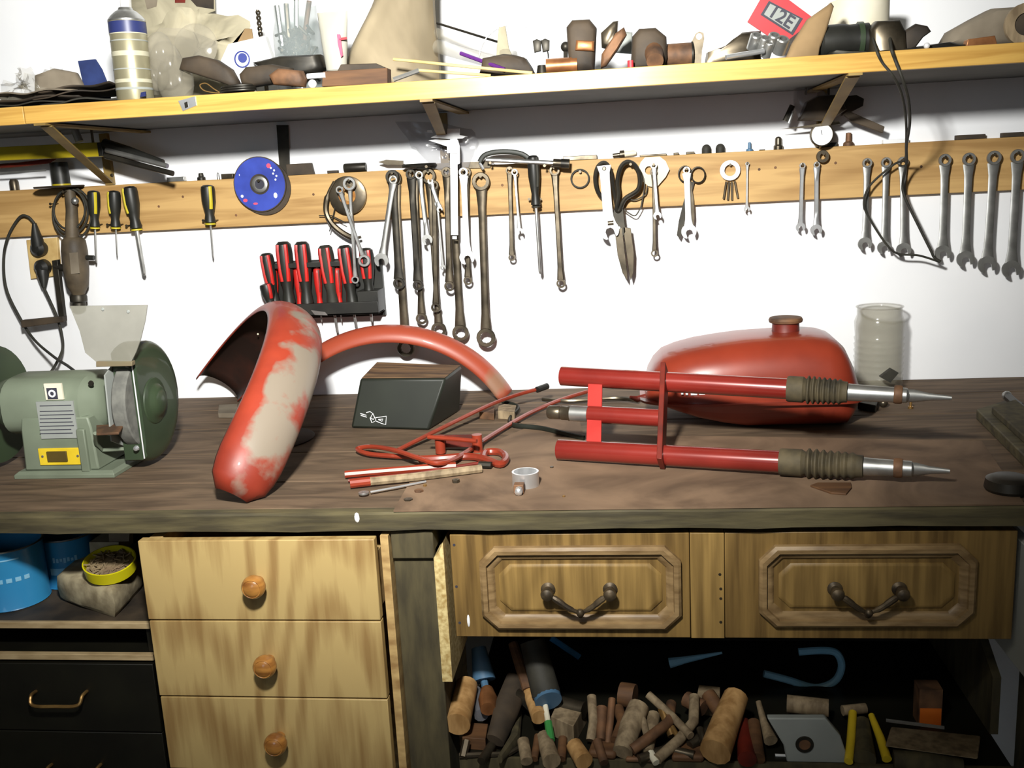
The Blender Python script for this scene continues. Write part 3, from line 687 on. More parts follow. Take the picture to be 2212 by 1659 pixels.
# ---------------------------------------------------------------- calipers
t, L = hang('calipers', 'white plastic vernier calipers hanging in front of the ring wrenches', 'calipers', (980, 283), (982, 510), -.075)
ob('beam', M().b2((-.0075, -.002, .0), (.0075, .002, -L+.002)), 'white_plastic', t, world=False, bevel=.0005)
sc_ = L/227
def lp(pts): return [V(((x-980)*sc_-.0, 0, -(y-283)*sc_)) for x, y in pts]
ob('fixed_jaw', M().prism(lp([(967, 278), (993, 278), (994, 292), (1008, 294), (1000, 299), (968, 300), (930, 297), (945, 290), (966, 290)]), (0, -.004, 0)), 'white_plastic', t, world=False)
ob('sliding_jaw', M().prism(lp([(966, 302), (990, 302), (994, 316), (994, 352), (989, 354), (989, 330), (966, 330), (966, 316), (948, 310), (925, 303), (940, 301)]), (0, -.006, 0)), 'white_plastic', t, world=False)
ob('lock_pad', M().prism(lp([(922, 281), (932, 281), (934, 287), (922, 286)]), (0, -.003, 0)), 'white_plastic', t, world=False)
ob('depth_rod', M().b2((-.0045, -.001, -L), (.0045, .001, -L-.006)), 'white_plastic', t, world=False)
nail(980, 345, .055)
# grey translucent bag behind
def crumple(pts, Y, amp, seed, th=.0008):
    P = [at(x, y, Y) for x, y in pts]; c = sum(P, V())/len(P); r = random.Random(seed); rings = []
    for k in range(6):
        q = (k+.02)/5; rings.append([c+(p-c)*q+V((r.uniform(-1, 1)*amp*.25, r.uniform(-1, .2)*amp, r.uniform(-1, 1)*amp*.25)) for p in P])
    return M().loft(rings, caps=False)
def dense(pts, n=3):
    o = []
    for i in range(len(pts)):
        a, b = pts[i], pts[(i+1) % len(pts)]
        for k in range(n): o.append((a[0]+(b[0]-a[0])*k/n, a[1]+(b[1]-a[1])*k/n))
    return o
solo('plastic_sleeve', 'crumpled grey translucent plastic sleeve tucked behind the calipers', 'bag', crumple(dense([(852, 264), (960, 268), (1020, 282), (1030, 300), (1020, 350), (1000, 382), (950, 372), (905, 330), (880, 300)]), -.03, .012, 4), 'grey_film', sharp=180)

# ---------------------------------------------------------------- screwdrivers
def driver(p0, pm, p1, Y, rh, rs_, label, mh='black_plastic', mp='handle_yellow', group=None, blade=False, mirrored=1, strips=1, nm='screwdriver'):
    "p0 handle top, pm handle end, p1 tip"
    t, L = hang(nm, label, 'screwdriver', p0, p1, Y, group)
    H = (at(*pm, Y)-at(*p0, Y)).length
    prof = [(0, 0), (rh*.6, -.001), (rh*.92, -H*.05), (rh, -H*.14), (rh*.98, -H*.42), (rh*.78, -H*.62), (rh*.62, -H*.76), (rh*.78, -H*.92), (rh*.82, -H*.97), (rh*.5, -H), (0, -H)]
    ob('handle', M().lathe(prof, (0, 0, 0), (0, 0, 1), 16), mh, t, world=False)
    for k in range(strips):
        a = (-1.57+.75*mirrored) if strips == 1 else (-1.57+(-.6+1.2*k))
        pts = [V((math.cos(a)*r*.86, math.sin(a)*r*.86, z)) for r, z in prof[3:6]]
        pts = spline([V((math.cos(a)*rh*.80, math.sin(a)*rh*.80, -H*.05))]+pts, 4)
        ob('grip_insert', M().tube(pts, rh*.28, 7), mp, t, world=False)
    tip = M().lathe([(0, -H*.98), (rs_, -H*.98), (rs_, -L+.006), (rs_*(.9 if not blade else 1.1), -L+.004), (rs_*.35, -L), (0, -L)], (0, 0, 0), (0, 0, 1), 10)
    ob('shaft', tip, 'steel', t, world=False)
    ob('collar', M().lathe([(0, -H), (rh*.75, -H), (rh*.75, -H-.003), (0, -H-.003)], (0, 0, 0), (0, 0, 1), 14), mp, t, world=False)
    nail_p = at(*pm, Y)
    return t
GS = 'black and yellow screwdrivers hanging at the left of the rail'
driver((202, 411), (206, 491), (208, 568), -.040, .0135, .0022, 'black and yellow screwdriver hung nearest the drill', group=GS, mirrored=1)
driver((246, 411), (250, 491), (253, 553), -.040, .0135, .0016, 'short black and yellow screwdriver between two longer ones', group=GS, mirrored=-1)
driver((279, 402), (292, 495), (312, 596), -.040, .0160, .0046, 'black and yellow screwdriver with thick slanting shaft', group=GS, mirrored=-1)
driver((448, 399), (455, 482), (460, 558), -.040, .0150, .0020, 'black and yellow screwdriver alone left of the blue disc', group=GS, mirrored=1)
driver((1151, 335), (1157, 445), (1167, 592), -.052, .0125, .0034, 'black handled screwdriver with a bent looking dark shaft under the rail', mp='black_rubber', strips=1)
for q in ((204, 485), (249, 485), (290, 487), (455, 476), (1156, 430)): nail(q[0]-12, q[1], .02); nail(q[0]+12, q[1], .02)

# screwdriver rack
RY = -.002
t = thing('screwdriver_rack', 'black plastic wall rack full of red and black screwdrivers', 'rack', at(695, 680, 0))
A = at(570, 680, -.07); B_ = at(818, 680, -.07)
zb, zt = at(700, 682, -.07).z, at(700, 655, -.07).z
ob('base_rail', M().b2((A.x, -.070, zb), (B_.x, -.02, zb+.004)), 'black_plastic', t, bevel=.001)
ob('front_lip', M().b2((A.x, -.070, zb), (B_.x, -.064, zt)), 'black_plastic', t, bevel=.001)
ob('back_plate', M().b2((A.x+.004, -.012, zb-.012), (B_.x, -.0005, at(700, 560, 0).z)), 'black_plastic', t)
ob('end_block', M().b2((B_.x-.045, -.064, zb), (B_.x, -.012, at(700, 632, -.06).z)), 'black_plastic', t, bevel=.001)
zu = at(680, 572, -.05).z
ob('upper_bar', M().b2((at(590, 570, -.06).x, -.055, zu-.005), (at(752, 570, -.06).x, -.045, zu+.006)), 'black_plastic', t, bevel=.001)
for q in ((600, 572), (745, 572)): c = at(*q, -.045); ob('upper_arm', M().b2((c.x-.004, -.046, zu-.003), (c.x+.004, -.010, zu+.004)), 'black_plastic', t)
ob('badge', M().wp([(672, 670), (702, 674), (708, 681), (680, 680)], -.0702, .0006), 'steel', t)
GR = 'red and black screwdrivers standing in the wall rack'
rk = [((574, 546), (600, 655), (601, 690), .0150, 'leaning screwdriver at the left end of the wall rack'),
      ((611, 521), (628, 658), (630, 700), .0175, 'tall red and black screwdriver second in the wall rack'),
      ((651, 521), (668, 658), (669, 702), .0170, 'tall screwdriver third in the wall rack with red cap'),
      ((701, 529), (712, 660), (729, 720), .0165, 'rack screwdriver whose dark shaft reaches lowest'),
      ((743, 529), (756, 660), (770, 712), .0165, 'rack screwdriver beside the slanting silver ring wrench'),
      ((790, 535), (795, 640), (803, 697), .0155, 'rack screwdriver standing apart at the right end')]
for i, (p0, pm, p1, rh, l) in enumerate(rk):
    driver(p0, pm, p1, -.040, rh, .0030, l, mh='black_plastic' if i != 3 else 'black_rubber', mp='handle_red', group=GR, strips=2)
for i, (x, l) in enumerate(((590, 'small red screwdriver low behind the leaning one in the rack'), (641, 'small red screwdriver between the second and third tall ones'), (684, 'small red screwdriver between the third and fourth tall ones'), (727, 'small red screwdriver between the fourth and fifth tall ones'))):
    driver((x, 578), (x+10, 662), (x+11, 696), -.034, .0085, .0015, l, mh='handle_red', mp='red_dark', group=GR)
driver((574, 612), (592, 662), (593, 690), -.054, .0150, .002, 'stubby screwdriver with rounded dark butt at the rack left end', mh='black_plastic', mp='handle_red', group=GR)

# ---------------------------------------------------------------- discs on the rail
c = at(562, 398, -.030)
t = thing('cutting_disc', 'blue labelled cutting disc hung on the rail in front of darker discs', 'disc', (c.x, 0, c.z))
ob('disc', M().lathe([(.012, 0), (.0580, 0), (.0580, .003), (.024, .003), (.012, .0015)][0:5], c, (0, -1, 0), 48), 'leather_dark', t)
ob('paper_label', M().lathe_loop([(.0215, .003), (.0560, .003), (.0560, .0036), (.0215, .0036)], c, (0, -1, 0), 48), 'disc_blue', t)
ob('centre_ring', M().lathe_loop([(.0105, .0015), (.0175, .0036), (.0160, .0046), (.0105, .0046)], c, (0, -1, 0), 32), 'steel', t)
ob('bore', M().lathe([(0, 0), (.0105, 0), (.0105, .0020), (0, .0020)], c, (0, -1, 0), 24), 'ink_dark', t)
def dot(px_, py_, r_, m_, n_='label_print', sz=1):
    q = at(px_, py_, -.034); q.y = c.y-.0036
    mm = M().lathe([(0, 0), (r_, 0), (r_, .0003), (0, .0003)], q, (0, -1, 0), 10)
    for v in mm.v: v.x = q.x+(v.x-q.x)*sz
    ob(n_, mm, m_, t)
for q in ((585, 363), (592, 368), (590, 375), (597, 380), (595, 388)): dot(*q, .0022, 'white_plastic')
dot(580, 358, .005, 'pink'); dot(595, 422, .006, 'white_plastic', sz=.7); dot(523, 424, .0032, 'white_plastic'); dot(530, 433, .0036, 'pink', sz=1.4); dot(552, 440, .0024, 'pink', sz=2.2); dot(517, 378, .0018, 'white_plastic', sz=.5)
c2 = at(572, 405, -.024)
solo('cutting_disc', 'dark brown cutting disc showing as a rim behind the blue one', 'disc', M().lathe([(.011, 0), (.058, 0), (.058, .003), (.011, .003)], c2, (0, -1, 0), 48), 'leather_dark')
nail(562, 390, .02)
c = at(752, 422, -.030)
t = thing('abrasive_disc', 'small dark grinding wheel hung behind the silver wrenches', 'wheel', c)
ob('wheel', M().lathe_loop([(.018, -.007), (.039, -.007), (.040, -.002), (.040, .006), (.034, .008), (.018, .008)], c, (0, -1, 0), 40), 'dark_steel', t)
ob('hub', M().lathe_loop([(.012, -.004), (.0185, -.004), (.0185, .0095), (.012, .0095)], c, (0, -1, 0), 32), 'knob_wood', t)
nail(752, 408, .02)
m = M().tube(spline([at(x, y, -.038) for x, y in ((722, 392), (708, 420), (704, 455), (716, 482), (738, 502), (762, 514), (780, 512))], 5), [.003]*6+[.006]*10+[.0065]*10+[.003]*5, 8)
t = thing('hook_spanner', 'dark curved hook spanner with wire prongs below the grinding wheel', 'spanner', at(720, 470, -.038))
ob('hook', m, 'dark_steel', t)
ob('prong', M().tube([at(689, 466, -.036), at(716, 466, -.036), at(748, 482, -.036)], .0013, 6), 'black_steel', t)
ob('prong', M().tube([at(724, 446, -.036), at(718, 474, -.036), at(712, 500, -.036)], .0013, 6), 'black_steel', t)

# try square
t = thing('try_square', 'dark steel try square standing behind the blue disc', 'square', at(640, 380, -.008))
zr = RZ1
ob('blade', M().prism([at(597, 270, -.010), at(622, 270, -.010), at(627, 400, -.010), at(606, 400, -.010)], (0, .004, 0)), 'black_steel', t)
a = at(622, 372, -.010); b = at(680, 372, -.010)
ob('stock', M().prism([V((a.x, -.019, zr)), V((b.x, -.019, zr)), V((b.x-.004, -.019, zr+.024)), V((a.x, -.019, zr+.024))], (0, .013, 0)), 'leather_dark', t, bevel=.001)

# ---------------------------------------------------------------- bits on top of the rail
def rtx(px): return at(px, 340, -.010).x
def stood(px, h, r, name, label, material, prof=None, cat=None, group=None):
    prof = prof or [(0, 0), (r, 0), (r, h*.5), (r*.8, h*.8), (r*.4, h*.97), (0, h)]
    return solo(name, label, cat or name.split('_')[-1], M().lathe(prof, (rtx(px), -.0105, RZ1), (0, 0, 1), 14), material, group)
def laid(px0, px1, h, name, label, material, cat=None, y0=-.018, y1=-.003, bevel=.001):
    return solo(name, label, cat or name.split('_')[-1], M().b2((rtx(px0), y0, RZ1), (rtx(px1), y1, RZ1+h)), material, bevel=bevel)
stood(1526, .018, .0095, 'rubber_dome', 'left one of two black domed caps standing on the rail', 'black_rubber')
stood(1556, .018, .0095, 'rubber_dome', 'right one of two black domed caps standing on the rail', 'black_rubber')
stood(1619, .018, .0035, 'small_bolt', 'thin dark bolt standing on the rail right of two domed caps', 'dull_blue', [(0, 0), (.007, 0), (.007, .004), (.0035, .005), (.003, .017), (0, .018)])
stood(1681, .026, .008, 'socket_bit', 'dark tapered socket bit standing on the rail', 'dark_steel', [(0, 0), (.0095, 0), (.0095, .007), (.007, .010), (.0065, .022), (.0045, .0245), (0, .026)])
stood(1832, .026, .008, 'socket_bit', 'rusty socket bit standing on the rail right of the dial gauge', 'rusty', [(0, 0), (.011, 0), (.010, .006), (.006, .009), (.0055, .025), (0, .026)])
laid(1640, 1652, .002, 'metal_chip', 'thin dark metal chip on the rail left of the tapered bit', 'dark_steel')
laid(1455, 1466, .005, 'small_nut', 'tiny nut on the rail right of the octagonal plate', 'dark_steel')
laid(1482, 1500, .005, 'small_block', 'tiny dark block on the rail left of the domed caps', 'dark_steel')
laid(1216, 1290, .009, 'flat_strip', 'flat dull metal strip lying on the rail above the rubber ring', 'dark_steel')
laid(1382, 1440, .004, 'metal_strip', 'thin metal strip lying on the rail above the octagonal plate', 'dark_steel')
laid(2062, 2124, .009, 'iron_strip', 'brown iron strip lying on the rail above the big chrome wrenches', 'leather_dark')
laid(2160, 2206, .009, 'iron_strip', 'brown iron strip on the rail near the right photo edge', 'leather_dark')
laid(1905, 1960, .008, 'white_strip', 'white strip lying on the rail left of the iron strips', 'white_plastic')
laid(706, 728, .006, 'rubber_pad', 'small dark rubber pad on the rail right of the try square', 'leather_dark')
t = thing('spark_plug', 'old spark plug lying on the rail above the tin snips', 'spark plug', (rtx(1345), -.010, RZ1))
a = V((rtx(1330), -.012, RZ1+.006)); b = V((rtx(1375), -.012, RZ1+.009)); ax = (b-a).normalized()
ob('thread', M().lathe([(0, -.006), (.004, -.006), (.0045, .008), (.0085, .009), (.0085, .018), (0, .018)], a, ax, 12), 'dark_steel', t)
ob('insulator', M().lathe([(0, .018), (.006, .018), (.0055, .036), (.004, .042), (0, .043)], a, ax, 12), 'cream', t)
t = thing('steel_roller', 'dark steel roller lying on the rail above the grinding wheel', 'roller', (rtx(766), -.010, RZ1))
a = V((rtx(742), -.0115, RZ1+.0095)); b = V((rtx(790), -.0115, RZ1+.0095))
ob('barrel', M().lathe([(0, 0), (.0085, 0), (.0095, .002), (.0095, .046), (.0085, .048), (0, .048)], a, (1, 0, 0), 16), 'black_steel', t)
stood(430, .016, .0075, 'hex_bolt', 'blackish bolt head standing on the rail above the lone screwdriver', 'black_steel', [(0, 0), (.009, 0), (.009, .006), (.006, .008), (.005, .015), (0, .016)])
laid(358, 395, .010, 'tin_disc', 'grey domed tin lid on the rail right of the left bracket', 'steel')
stood(467, .015, .003, 'thin_pin', 'thin grey pin standing on the rail left of the blue disc', 'steel')
laid(476, 502, .011, 'pale_lug', 'pale lug lying against the blue disc on the rail', 'dark_steel')
stood(22, .026, .009, 'castle_nut', 'upright nut on the rail near the left photo edge', 'dark_steel', [(0, 0), (.010, 0), (.010, .018), (.007, .024), (.004, .024), (.004, .018), (0, .018)])
# flat things across the centre
solo('sanding_pad', 'thin dark round pad lying on wrench nails above the cluster', 'pad', M().lathe([(0, 0), (.036, 0), (.037, .003), (.034, .007), (0, .007)], (at(905, 345, -.04).x, -.040, RZ1+.003), (0, 0, 1), 30), 'black_steel')
solo('file_tip', 'pointed dark file tip sticking out left above the wrenches', 'file', M().wp([(818, 350), (835, 345), (872, 347), (872, 356), (836, 356)], -.030, .006), 'dark_steel')
solo('flat_bar', 'dark flat bar resting across the wrench nails', 'bar', M().wp([(900, 355), (1060, 348), (1060, 362), (902, 366)], -.022, .006), 'dark_steel')
t = thing('socket_extension', 'long steel socket extension lying across nails at the rail top', 'extension', at(1140, 350, -.062))
a = at(1050, 345, -.064); b = at(1195, 352, -.064)
ob('bar', M().tube([a, b], .0048, 10), 'steel', t)
ob('socket', M().tube([b, at(1212, 353, -.064)], .0085, 12), 'dark_steel', t)
ob('collar', M().tube([at(1212, 353, -.064), at(1230, 354, -.064)], .0095, 12), 'black_steel', t)
t = thing('arched_grip', 'arched dark green handle lying over the socket extension', 'handle', at(1090, 335, -.05))
ob('arch', M().tube(spline([at(x, y, -.052) for x, y in ((1036, 350), (1046, 336), (1068, 329), (1100, 328), (1128, 333), (1145, 345))], 5), .0052, 8, flat=.7), 'dark_green_cover', t)
ob('tip', M().tube([at(1036, 352, -.052), at(1044, 366, -.052)], .003, 8), 'chrome', t)
for q in ((1065, 352), (1180, 358), (930, 360)): nail(q[0], q[1], .055)

# ================================================================ outlet, plugs, drill
t = thing('wall_outlet', 'cream wall outlet plate behind two black plugs at left', 'outlet', at(96, 558, 0))
ob('outlet_plate', M().prism([at(62, 518, 0), at(128, 512, 0), at(134, 594, 0), at(72, 602, 0)], (0, -.010, 0)), 'outlet_cream', t, bevel=.001)
def plug(c, r, tail, label, cable, Y=-.012):
    o = at(*c, Y); t = thing('power_plug', label, 'plug', o, group='black plugs in the cream outlet')
    ob('plug_body', M().lathe([(0, 0), (r*.9, 0), (r, .004), (r*.95, .018), (r*.5, .026), (0, .027)], o, (0, -1, 0), 20), 'black_plastic', t)
    e = at(*tail, Y-.022); ob('strain_relief', M().tube([o+V((0, -.012, 0)), o.lerp(e, .35)+V((0, -.008, 0)), e], [r*.85, r*.75, .0045], 12), 'black_plastic', t)
    pts = [e]+[at(x, y, yy) for x, y, yy in cable]
    ob('cable', M().tube(spline(pts, 8), .0031, 8), 'black_rubber', t)
plug((90, 536), .0175, (74, 482), 'upper black plug whose cable arches up and left', [(60, 468, -.036), (42, 470, -.036), (18, 510, -.034), (8, 560, -.03), (14, 625, -.03), (45, 690, -.035), (75, 735, -.05), (118, 772, -.1), (150, 793, -.2), (168, 812, -.3), (150, 835, -.40)])
plug((98, 576), .0175, (95, 622), 'lower black plug whose cable drops toward the grinder', [(108, 650, -.03), (122, 682, -.035), (133, 720, -.04), (135, 755, -.05), (120, 788, -.08), (105, 812, -.12), (98, 834, -.17), (100, 846, -.2)])

t = thing('power_drill', 'grimy power drill hanging nose down from the rail with coiled cable', 'drill', at(165, 540, -.05))
A = at(158, 512, -.05); B_ = at(170, 640, -.05); ax = (B_-A).normalized()
Lb = (B_-A).length
ob('motor_body', M().lathe([(0, 0), (.018, 0), (.025, .008), (.0275, .03), (.027, .07), (.023, Lb*.82), (.016, Lb*.92), (.012, Lb), (0, Lb)], A, ax, 20), 'grimy_brown', t)
ob('chuck', M().lathe([(0, 0), (.0165, 0), (.0185, .005), (.0185, .014), (.014, .018), (.0145, .024), (.010, .029), (0, .029)], at(169, 636, -.05), ax, 18), 'black_steel', t)
ob('handle', M().tube([at(150, 408, -.045), at(155, 450, -.05), at(156, 515, -.05)], [.011, .012, .015], 12), 'grimy_brown', t)
ob('nameplate', M().wp([(150, 546), (168, 545), (172, 590), (154, 592)], -.0765, .0008), 'grey_cloth', t)
ob('side_stub', M().tube([at(178, 556, -.05), at(203, 557, -.05)], .0055, 10), 'black_plastic', t)
ob('side_arm', M().prism([at(118, 562, -.045), at(130, 560, -.045), at(145, 686, -.045), at(134, 690, -.045)], (0, -.012, 0)), 'black_steel', t, bevel=.001)
ob('arm_joint', M().tube([at(119, 575, -.05), at(142, 580, -.05)], .008, 12), 'black_steel', t)
ob('cross_grip', M().prism([at(53, 690, -.045), at(145, 681, -.045), at(146, 693, -.045), at(56, 706, -.045)], (0, -.016, 0)), 'leather_dark', t, bevel=.0015)
for cx, cy, rx, ry, y in ((152, 458, 40, 48, -.040), (156, 462, 44, 56, -.046), (150, 452, 36, 44, -.052)):
    ob('cable_coil', M().tube([at(cx+rx*math.cos(a)*.95, cy+ry*math.sin(a), y) for a in [k*math.pi/12 for k in range(24)]], .0024, 7, loop=True), 'black_rubber', t)
ob('rear_knob', M().ball(at(162, 434, -.062), .008), 'steel', t)
nail(158, 413, .05); nail(120, 440, .03)
solo('round_plate', 'dark flat round plate lying on the rail above the drill', 'plate', M().lathe([(0, 0), (.050, 0), (.052, .002), (.050, .004), (0, .004)], (at(140, 402, -.03).x, -.052, RZ1), (0, 0, 1), 30), 'leather_dark')
t = thing('black_cylinder', 'black cylinder with yellow base ring standing on the plate above the drill', 'cylinder', (at(136, 400, -.03).x, -.035, RZ1+.004))
o_ = (at(136, 400, -.03).x, -.035, RZ1+.004)
ob('barrel', M().lathe([(0, 0.004), (.019, .004), (.0185, .05), (0, .05)], o_, (0, 0, 1), 20), 'black_plastic', t)
ob('base_ring', M().lathe([(0, 0), (.0195, 0), (.0195, .004), (0, .004)], o_, (0, 0, 1), 20), 'level_yellow', t)

# ================================================================ under the shelf
t = thing('spirit_level', 'long yellow spirit level hanging under the left end of the shelf', 'level', at(100, 330, -.10))
ob('level_body', M().wp([(-60, 322), (232, 308), (236, 338), (-58, 350)], -.10, .03), 'level_yellow', t, bevel=.001)
ob('end_cap', M().wp([(226, 309), (236, 308), (240, 337), (230, 338)], -.099, .032), 'black_plastic', t, bevel=.001)
t = thing('red_saw', 'red and orange bow saw frame tucked below the yellow level', 'saw', at(60, 358, -.08))
ob('frame', M().tube([at(-40, 362, -.07), at(40, 356, -.07), at(105, 348, -.07), at(118, 340, -.07)], .005, 8), 'red_dark', t)
ob('blade', M().wp([(-40, 374), (100, 366), (100, 370), (-40, 378)], -.07, .001), 'steel', t)
t = thing('tripod_legs', 'black folded legs sticking out right from the yellow level', 'tripod', at(300, 345, -.12))
ob('leg', M().tube([at(226, 312, -.12), at(280, 326, -.13), at(352, 352, -.14)], [.012, .009, .007], 10), 'black_plastic', t)
ob('leg', M().tube([at(228, 336, -.12), at(300, 356, -.13), at(374, 375, -.14)], [.007, .006, .0055], 10), 'black_steel', t)
ob('leg', M().tube([at(230, 324, -.13), at(300, 342, -.14), at(362, 359, -.15)], [.006, .0055, .005], 10), 'steel', t)
ob('clamp', M().tube([at(162, 282, -.15), at(172, 306, -.15)], .008, 10), 'steel', t)
for q in ((130, 300), (200, 300)): c = at(*q, -.115); ob('hanger', M().tube([V((c.x, c.y, SZ0+.003)), V((c.x, c.y, at(100, 322, -.1).z))], .003, 6), 'dark_steel', t)
t = thing('hand_riveter', 'dark lazy tong riveter hanging under the shelf behind the right bracket', 'riveter', at(1790, 230, -.12))
Yr = -.055
ob('tong_body', M().lump([(1712, 195), (1735, 186), (1762, 188), (1780, 204), (1800, 212), (1806, 240), (1770, 258), (1722, 258), (1712, 230)], Yr, .035), 'grey_film', t)
ob('pivot_block', M().lump([(1736, 222), (1762, 208), (1812, 206), (1824, 238), (1790, 262), (1742, 262), (1720, 262)], Yr-.008, .03), 'leather_dark', t)
ob('paddle', M().lump([(1812, 226), (1828, 208), (1848, 206), (1864, 214), (1862, 230), (1842, 240), (1815, 252)], Yr, .014), 'leather_dark', t)
ob('arm', M().prism([at(1812, 240, Yr), at(1830, 240, Yr), at(1908, 274, Yr), at(1904, 288, Yr), at(1835, 262, Yr)], (0, -.012, 0)), 'leather_dark', t, bevel=.001)
ob('rod', M().tube([at(1696, 262, Yr-.02), at(1712, 228, Yr-.02)], .0055, 8), 'black_steel', t)
ob('tip', M().tube([at(1704, 266, Yr-.025), at(1714, 240, Yr-.025)], .0028, 8), 'chrome', t)
ob('lower_plate', M().wp([(1685, 279), (1810, 262), (1815, 268), (1745, 276)], Yr, .006), 'dark_steel', t)
for q in (1741, 1790): c = at(q, 190, Yr-.012); ob('hook', M().tube([V((c.x, c.y, SZ0+.003)), at(q, 205, Yr-.012)], .0022, 6), 'dark_steel', t)

# hanging cord over the shelf edge
cy = SD-.006
m1 = spline([at(1880, 92, -.33)+V((0, 0, .02)), at(1893, 108, cy), at(1906, 135, cy), at(1930, 165, cy), at(1948, 205, cy+.03), at(1957, 260, -.30), at(1957, 315, -.2), at(1954, 345, -.10), at(1930, 356, -.06), at(1880, 400, -.06), at(1866, 440, -.06), at(1880, 475, -.06), at(1915, 528, -.06), at(1940, 548, -.06), at(1985, 552, -.06), at(2030, 566, -.06)], 8)
solo('power_cable', 'thin dark cord hanging off the shelf and looping left over the wrenches', 'cord', M().tube(m1, .0022, 7), 'black_rubber')
m1 = spline([at(1920, 92, -.33)+V((0, 0, .02)), at(1925, 104, cy), at(1934, 130, cy), at(1950, 172, cy), at(1962, 215, cy+.03), at(1965, 265, -.30), at(1958, 315, -.2), at(1958, 352, -.11), at(1950, 395, -.066), at(1954, 425, -.066), at(1985, 490, -.066), at(2010, 540, -.066), at(2018, 556, -.066), at(2032, 565, -.066)], 8)
solo('power_cable', 'second dark cord hanging off the shelf and dropping straight to the right', 'cord', M().tube(m1, .0026, 7), 'black_rubber')

# ================================================================ bench grinder
GY = -.53
gz = at(327, 865, GY).z
def gx(px): return at(px, 865, GY).x
t = thing('bench_grinder', 'green twin wheel bench grinder standing on the left of the workbench', 'bench grinder', (gx(150), GY, BZ))
def sup(x, ry, rz, e=3.2, n=28, cy_=GY, cz=None):
    cz = gz+.003 if cz is None else cz; r = []
    for k in range(n):
        a = 2*math.pi*k/n; c, s = math.cos(a), math.sin(a)
        r.append(V((x, cy_+ry*math.copysign(abs(c)**(2/e), c), cz+rz*math.copysign(abs(s)**(2/e), s))))
    return r
xa, xb = gx(46), gx(222)
ob('motor_body', M().loft([sup(xa-.034, .030, .030, 2), sup(xa-.026, .042, .040, 2.2), sup(xa-.01, .050, .045, 2.4), sup(xa, .060, .047, 2.6), sup(xa+.006, .068, .051, 2.8), sup(xb-.006, .068, .051, 2.8), sup(xb, .060, .047, 2.6), sup(xb+.012, .046, .044, 2.4), sup(xb+.02, .034, .034, 2)]), 'grinder_green', t)
fy = -.600
pl = [at(60, 925, fy), at(208, 925, fy), at(214, 1030, fy), at(56, 1030, fy)]
zb = BZ
rings = []
for k, (s_, z) in enumerate(((1.02, BZ+.012), (1.0, BZ+.02), (.96, gz-.03), (.9, gz-.01))):
    x0, x1 = pl[3].x, pl[2].x; c = (x0+x1)/2; h = (x1-x0)/2*s_
    rings.append([V((c-h, -.598, z)), V((c+h, -.598, z)), V((c+h, -.470, z)), V((c-h, -.470, z))])
ob('pedestal', M().loft(rings), 'grinder_green', t, bevel=.003)
x0, x1 = at(36, 1030, fy).x, at(252, 1030, fy).x
ob('foot', M().loft([[V((x0+d, -.607+d, z)), V((x1-d, -.607+d, z)), V((x1-d, -.455-d, z)), V((x0+d, -.455-d, z))] for d, z in ((0, BZ), (0, BZ+.007), (.006, BZ+.012))]), 'grinder_green', t, bevel=.001)
ob('front_rib', M().b2((at(176, 1000, fy).x, -.604, BZ+.01), (at(194, 1000, fy).x, -.595, gz-.03)), 'grinder_green', t, bevel=.002)
RG = .1035
def gpoly(x, s, cut=-.42, n=40):
    r = []
    for k in range(n):
        a = 2*math.pi*k/n; y = max(math.cos(a)*-1, -1); yy = -math.cos(a); zz_ = math.sin(a)
        if yy < cut: 
            yy = cut
        r.append(V((x, GY+yy*RG*s, gz+zz_*RG*s)))
    return r
def gpoly2(x, s, cut): return [V((x, max(p.y, GY+cut*RG), p.z)) for p in gpoly(x, s, -1)]
xr = gx(327)
for side, xo, nm in ((1, xr, 'right'), (-1, gx(-6)-.0, 'left')):
    if side == 1: xs = [(xo-.036, .97), (xo-.036, 1), (xo-.004, 1), (xo, .975), (xo+.003, .93), (xo+.005, .80), (xo+.006, .4)]
    else: xs = [(xo, .97), (xo, 1), (xo-.036, 1), (xo-.04, .96), (xo-.044, .6)]
    g = ob('wheel_guard', M().loft([gpoly2(x, s, -.45) for x, s in xs]), 'guard_green', t, sharp=30)
    if side == 1:
        ob('guard_hub', M().lathe([(.042, 0), (.039, .004), (.032, .006), (.028, .008), (.024, .013), (.016, .016), (0, .017)], (xo+.004, GY, gz), (1, 0, 0), 32), 'guard_green', g)
        ob('rim_edge', M().tube([V((xo-.001, GY-.45*RG-.001, gz+s*RG)) for s in (.87, .3, -.3, -.87)], .0012, 6), 'bright_steel', g)
    xw = xo-.018 if side == 1 else xo-.018
    ob('grinding_wheel', M().lathe([(0, -.0125), (.078, -.0125), (.080, -.010), (.080, .010), (.078, .0125), (0, .0125)], (xw, GY, gz), (1, 0, 0), 40), 'stone', t)
    if side == 1: ob('inner_plate', M().prism([V((xo-.040, GY-.078, gz-.050)), V((xo-.040, GY-.01, gz-.085)), V((xo-.040, GY-.01, gz+.085)), V((xo-.040, GY-.070, gz+.060))], (.0025, 0, 0)), 'label_grey', t)
# tool rest
ry = -.625
ob('tool_rest', M().prism([at(208, 918, ry+.03), at(268, 915, ry+.03), at(256, 934, ry-.01), at(208, 936, ry-.01)], (0, 0, -.004)), 'rusty', t, bevel=.0008)
ob('rest_bracket', M().tube([at(206, 936, ry), at(208, 958, -.60), at(222, 972, -.58), at(295, 968, -.56)], .0035, 8), 'grinder_green', t)
ob('rest_bolt', M().lathe([(0, 0), (.005, 0), (.004, .004), (0, .005)], at(295, 968, -.585), (0, -1, 0), 10), 'chrome', t)
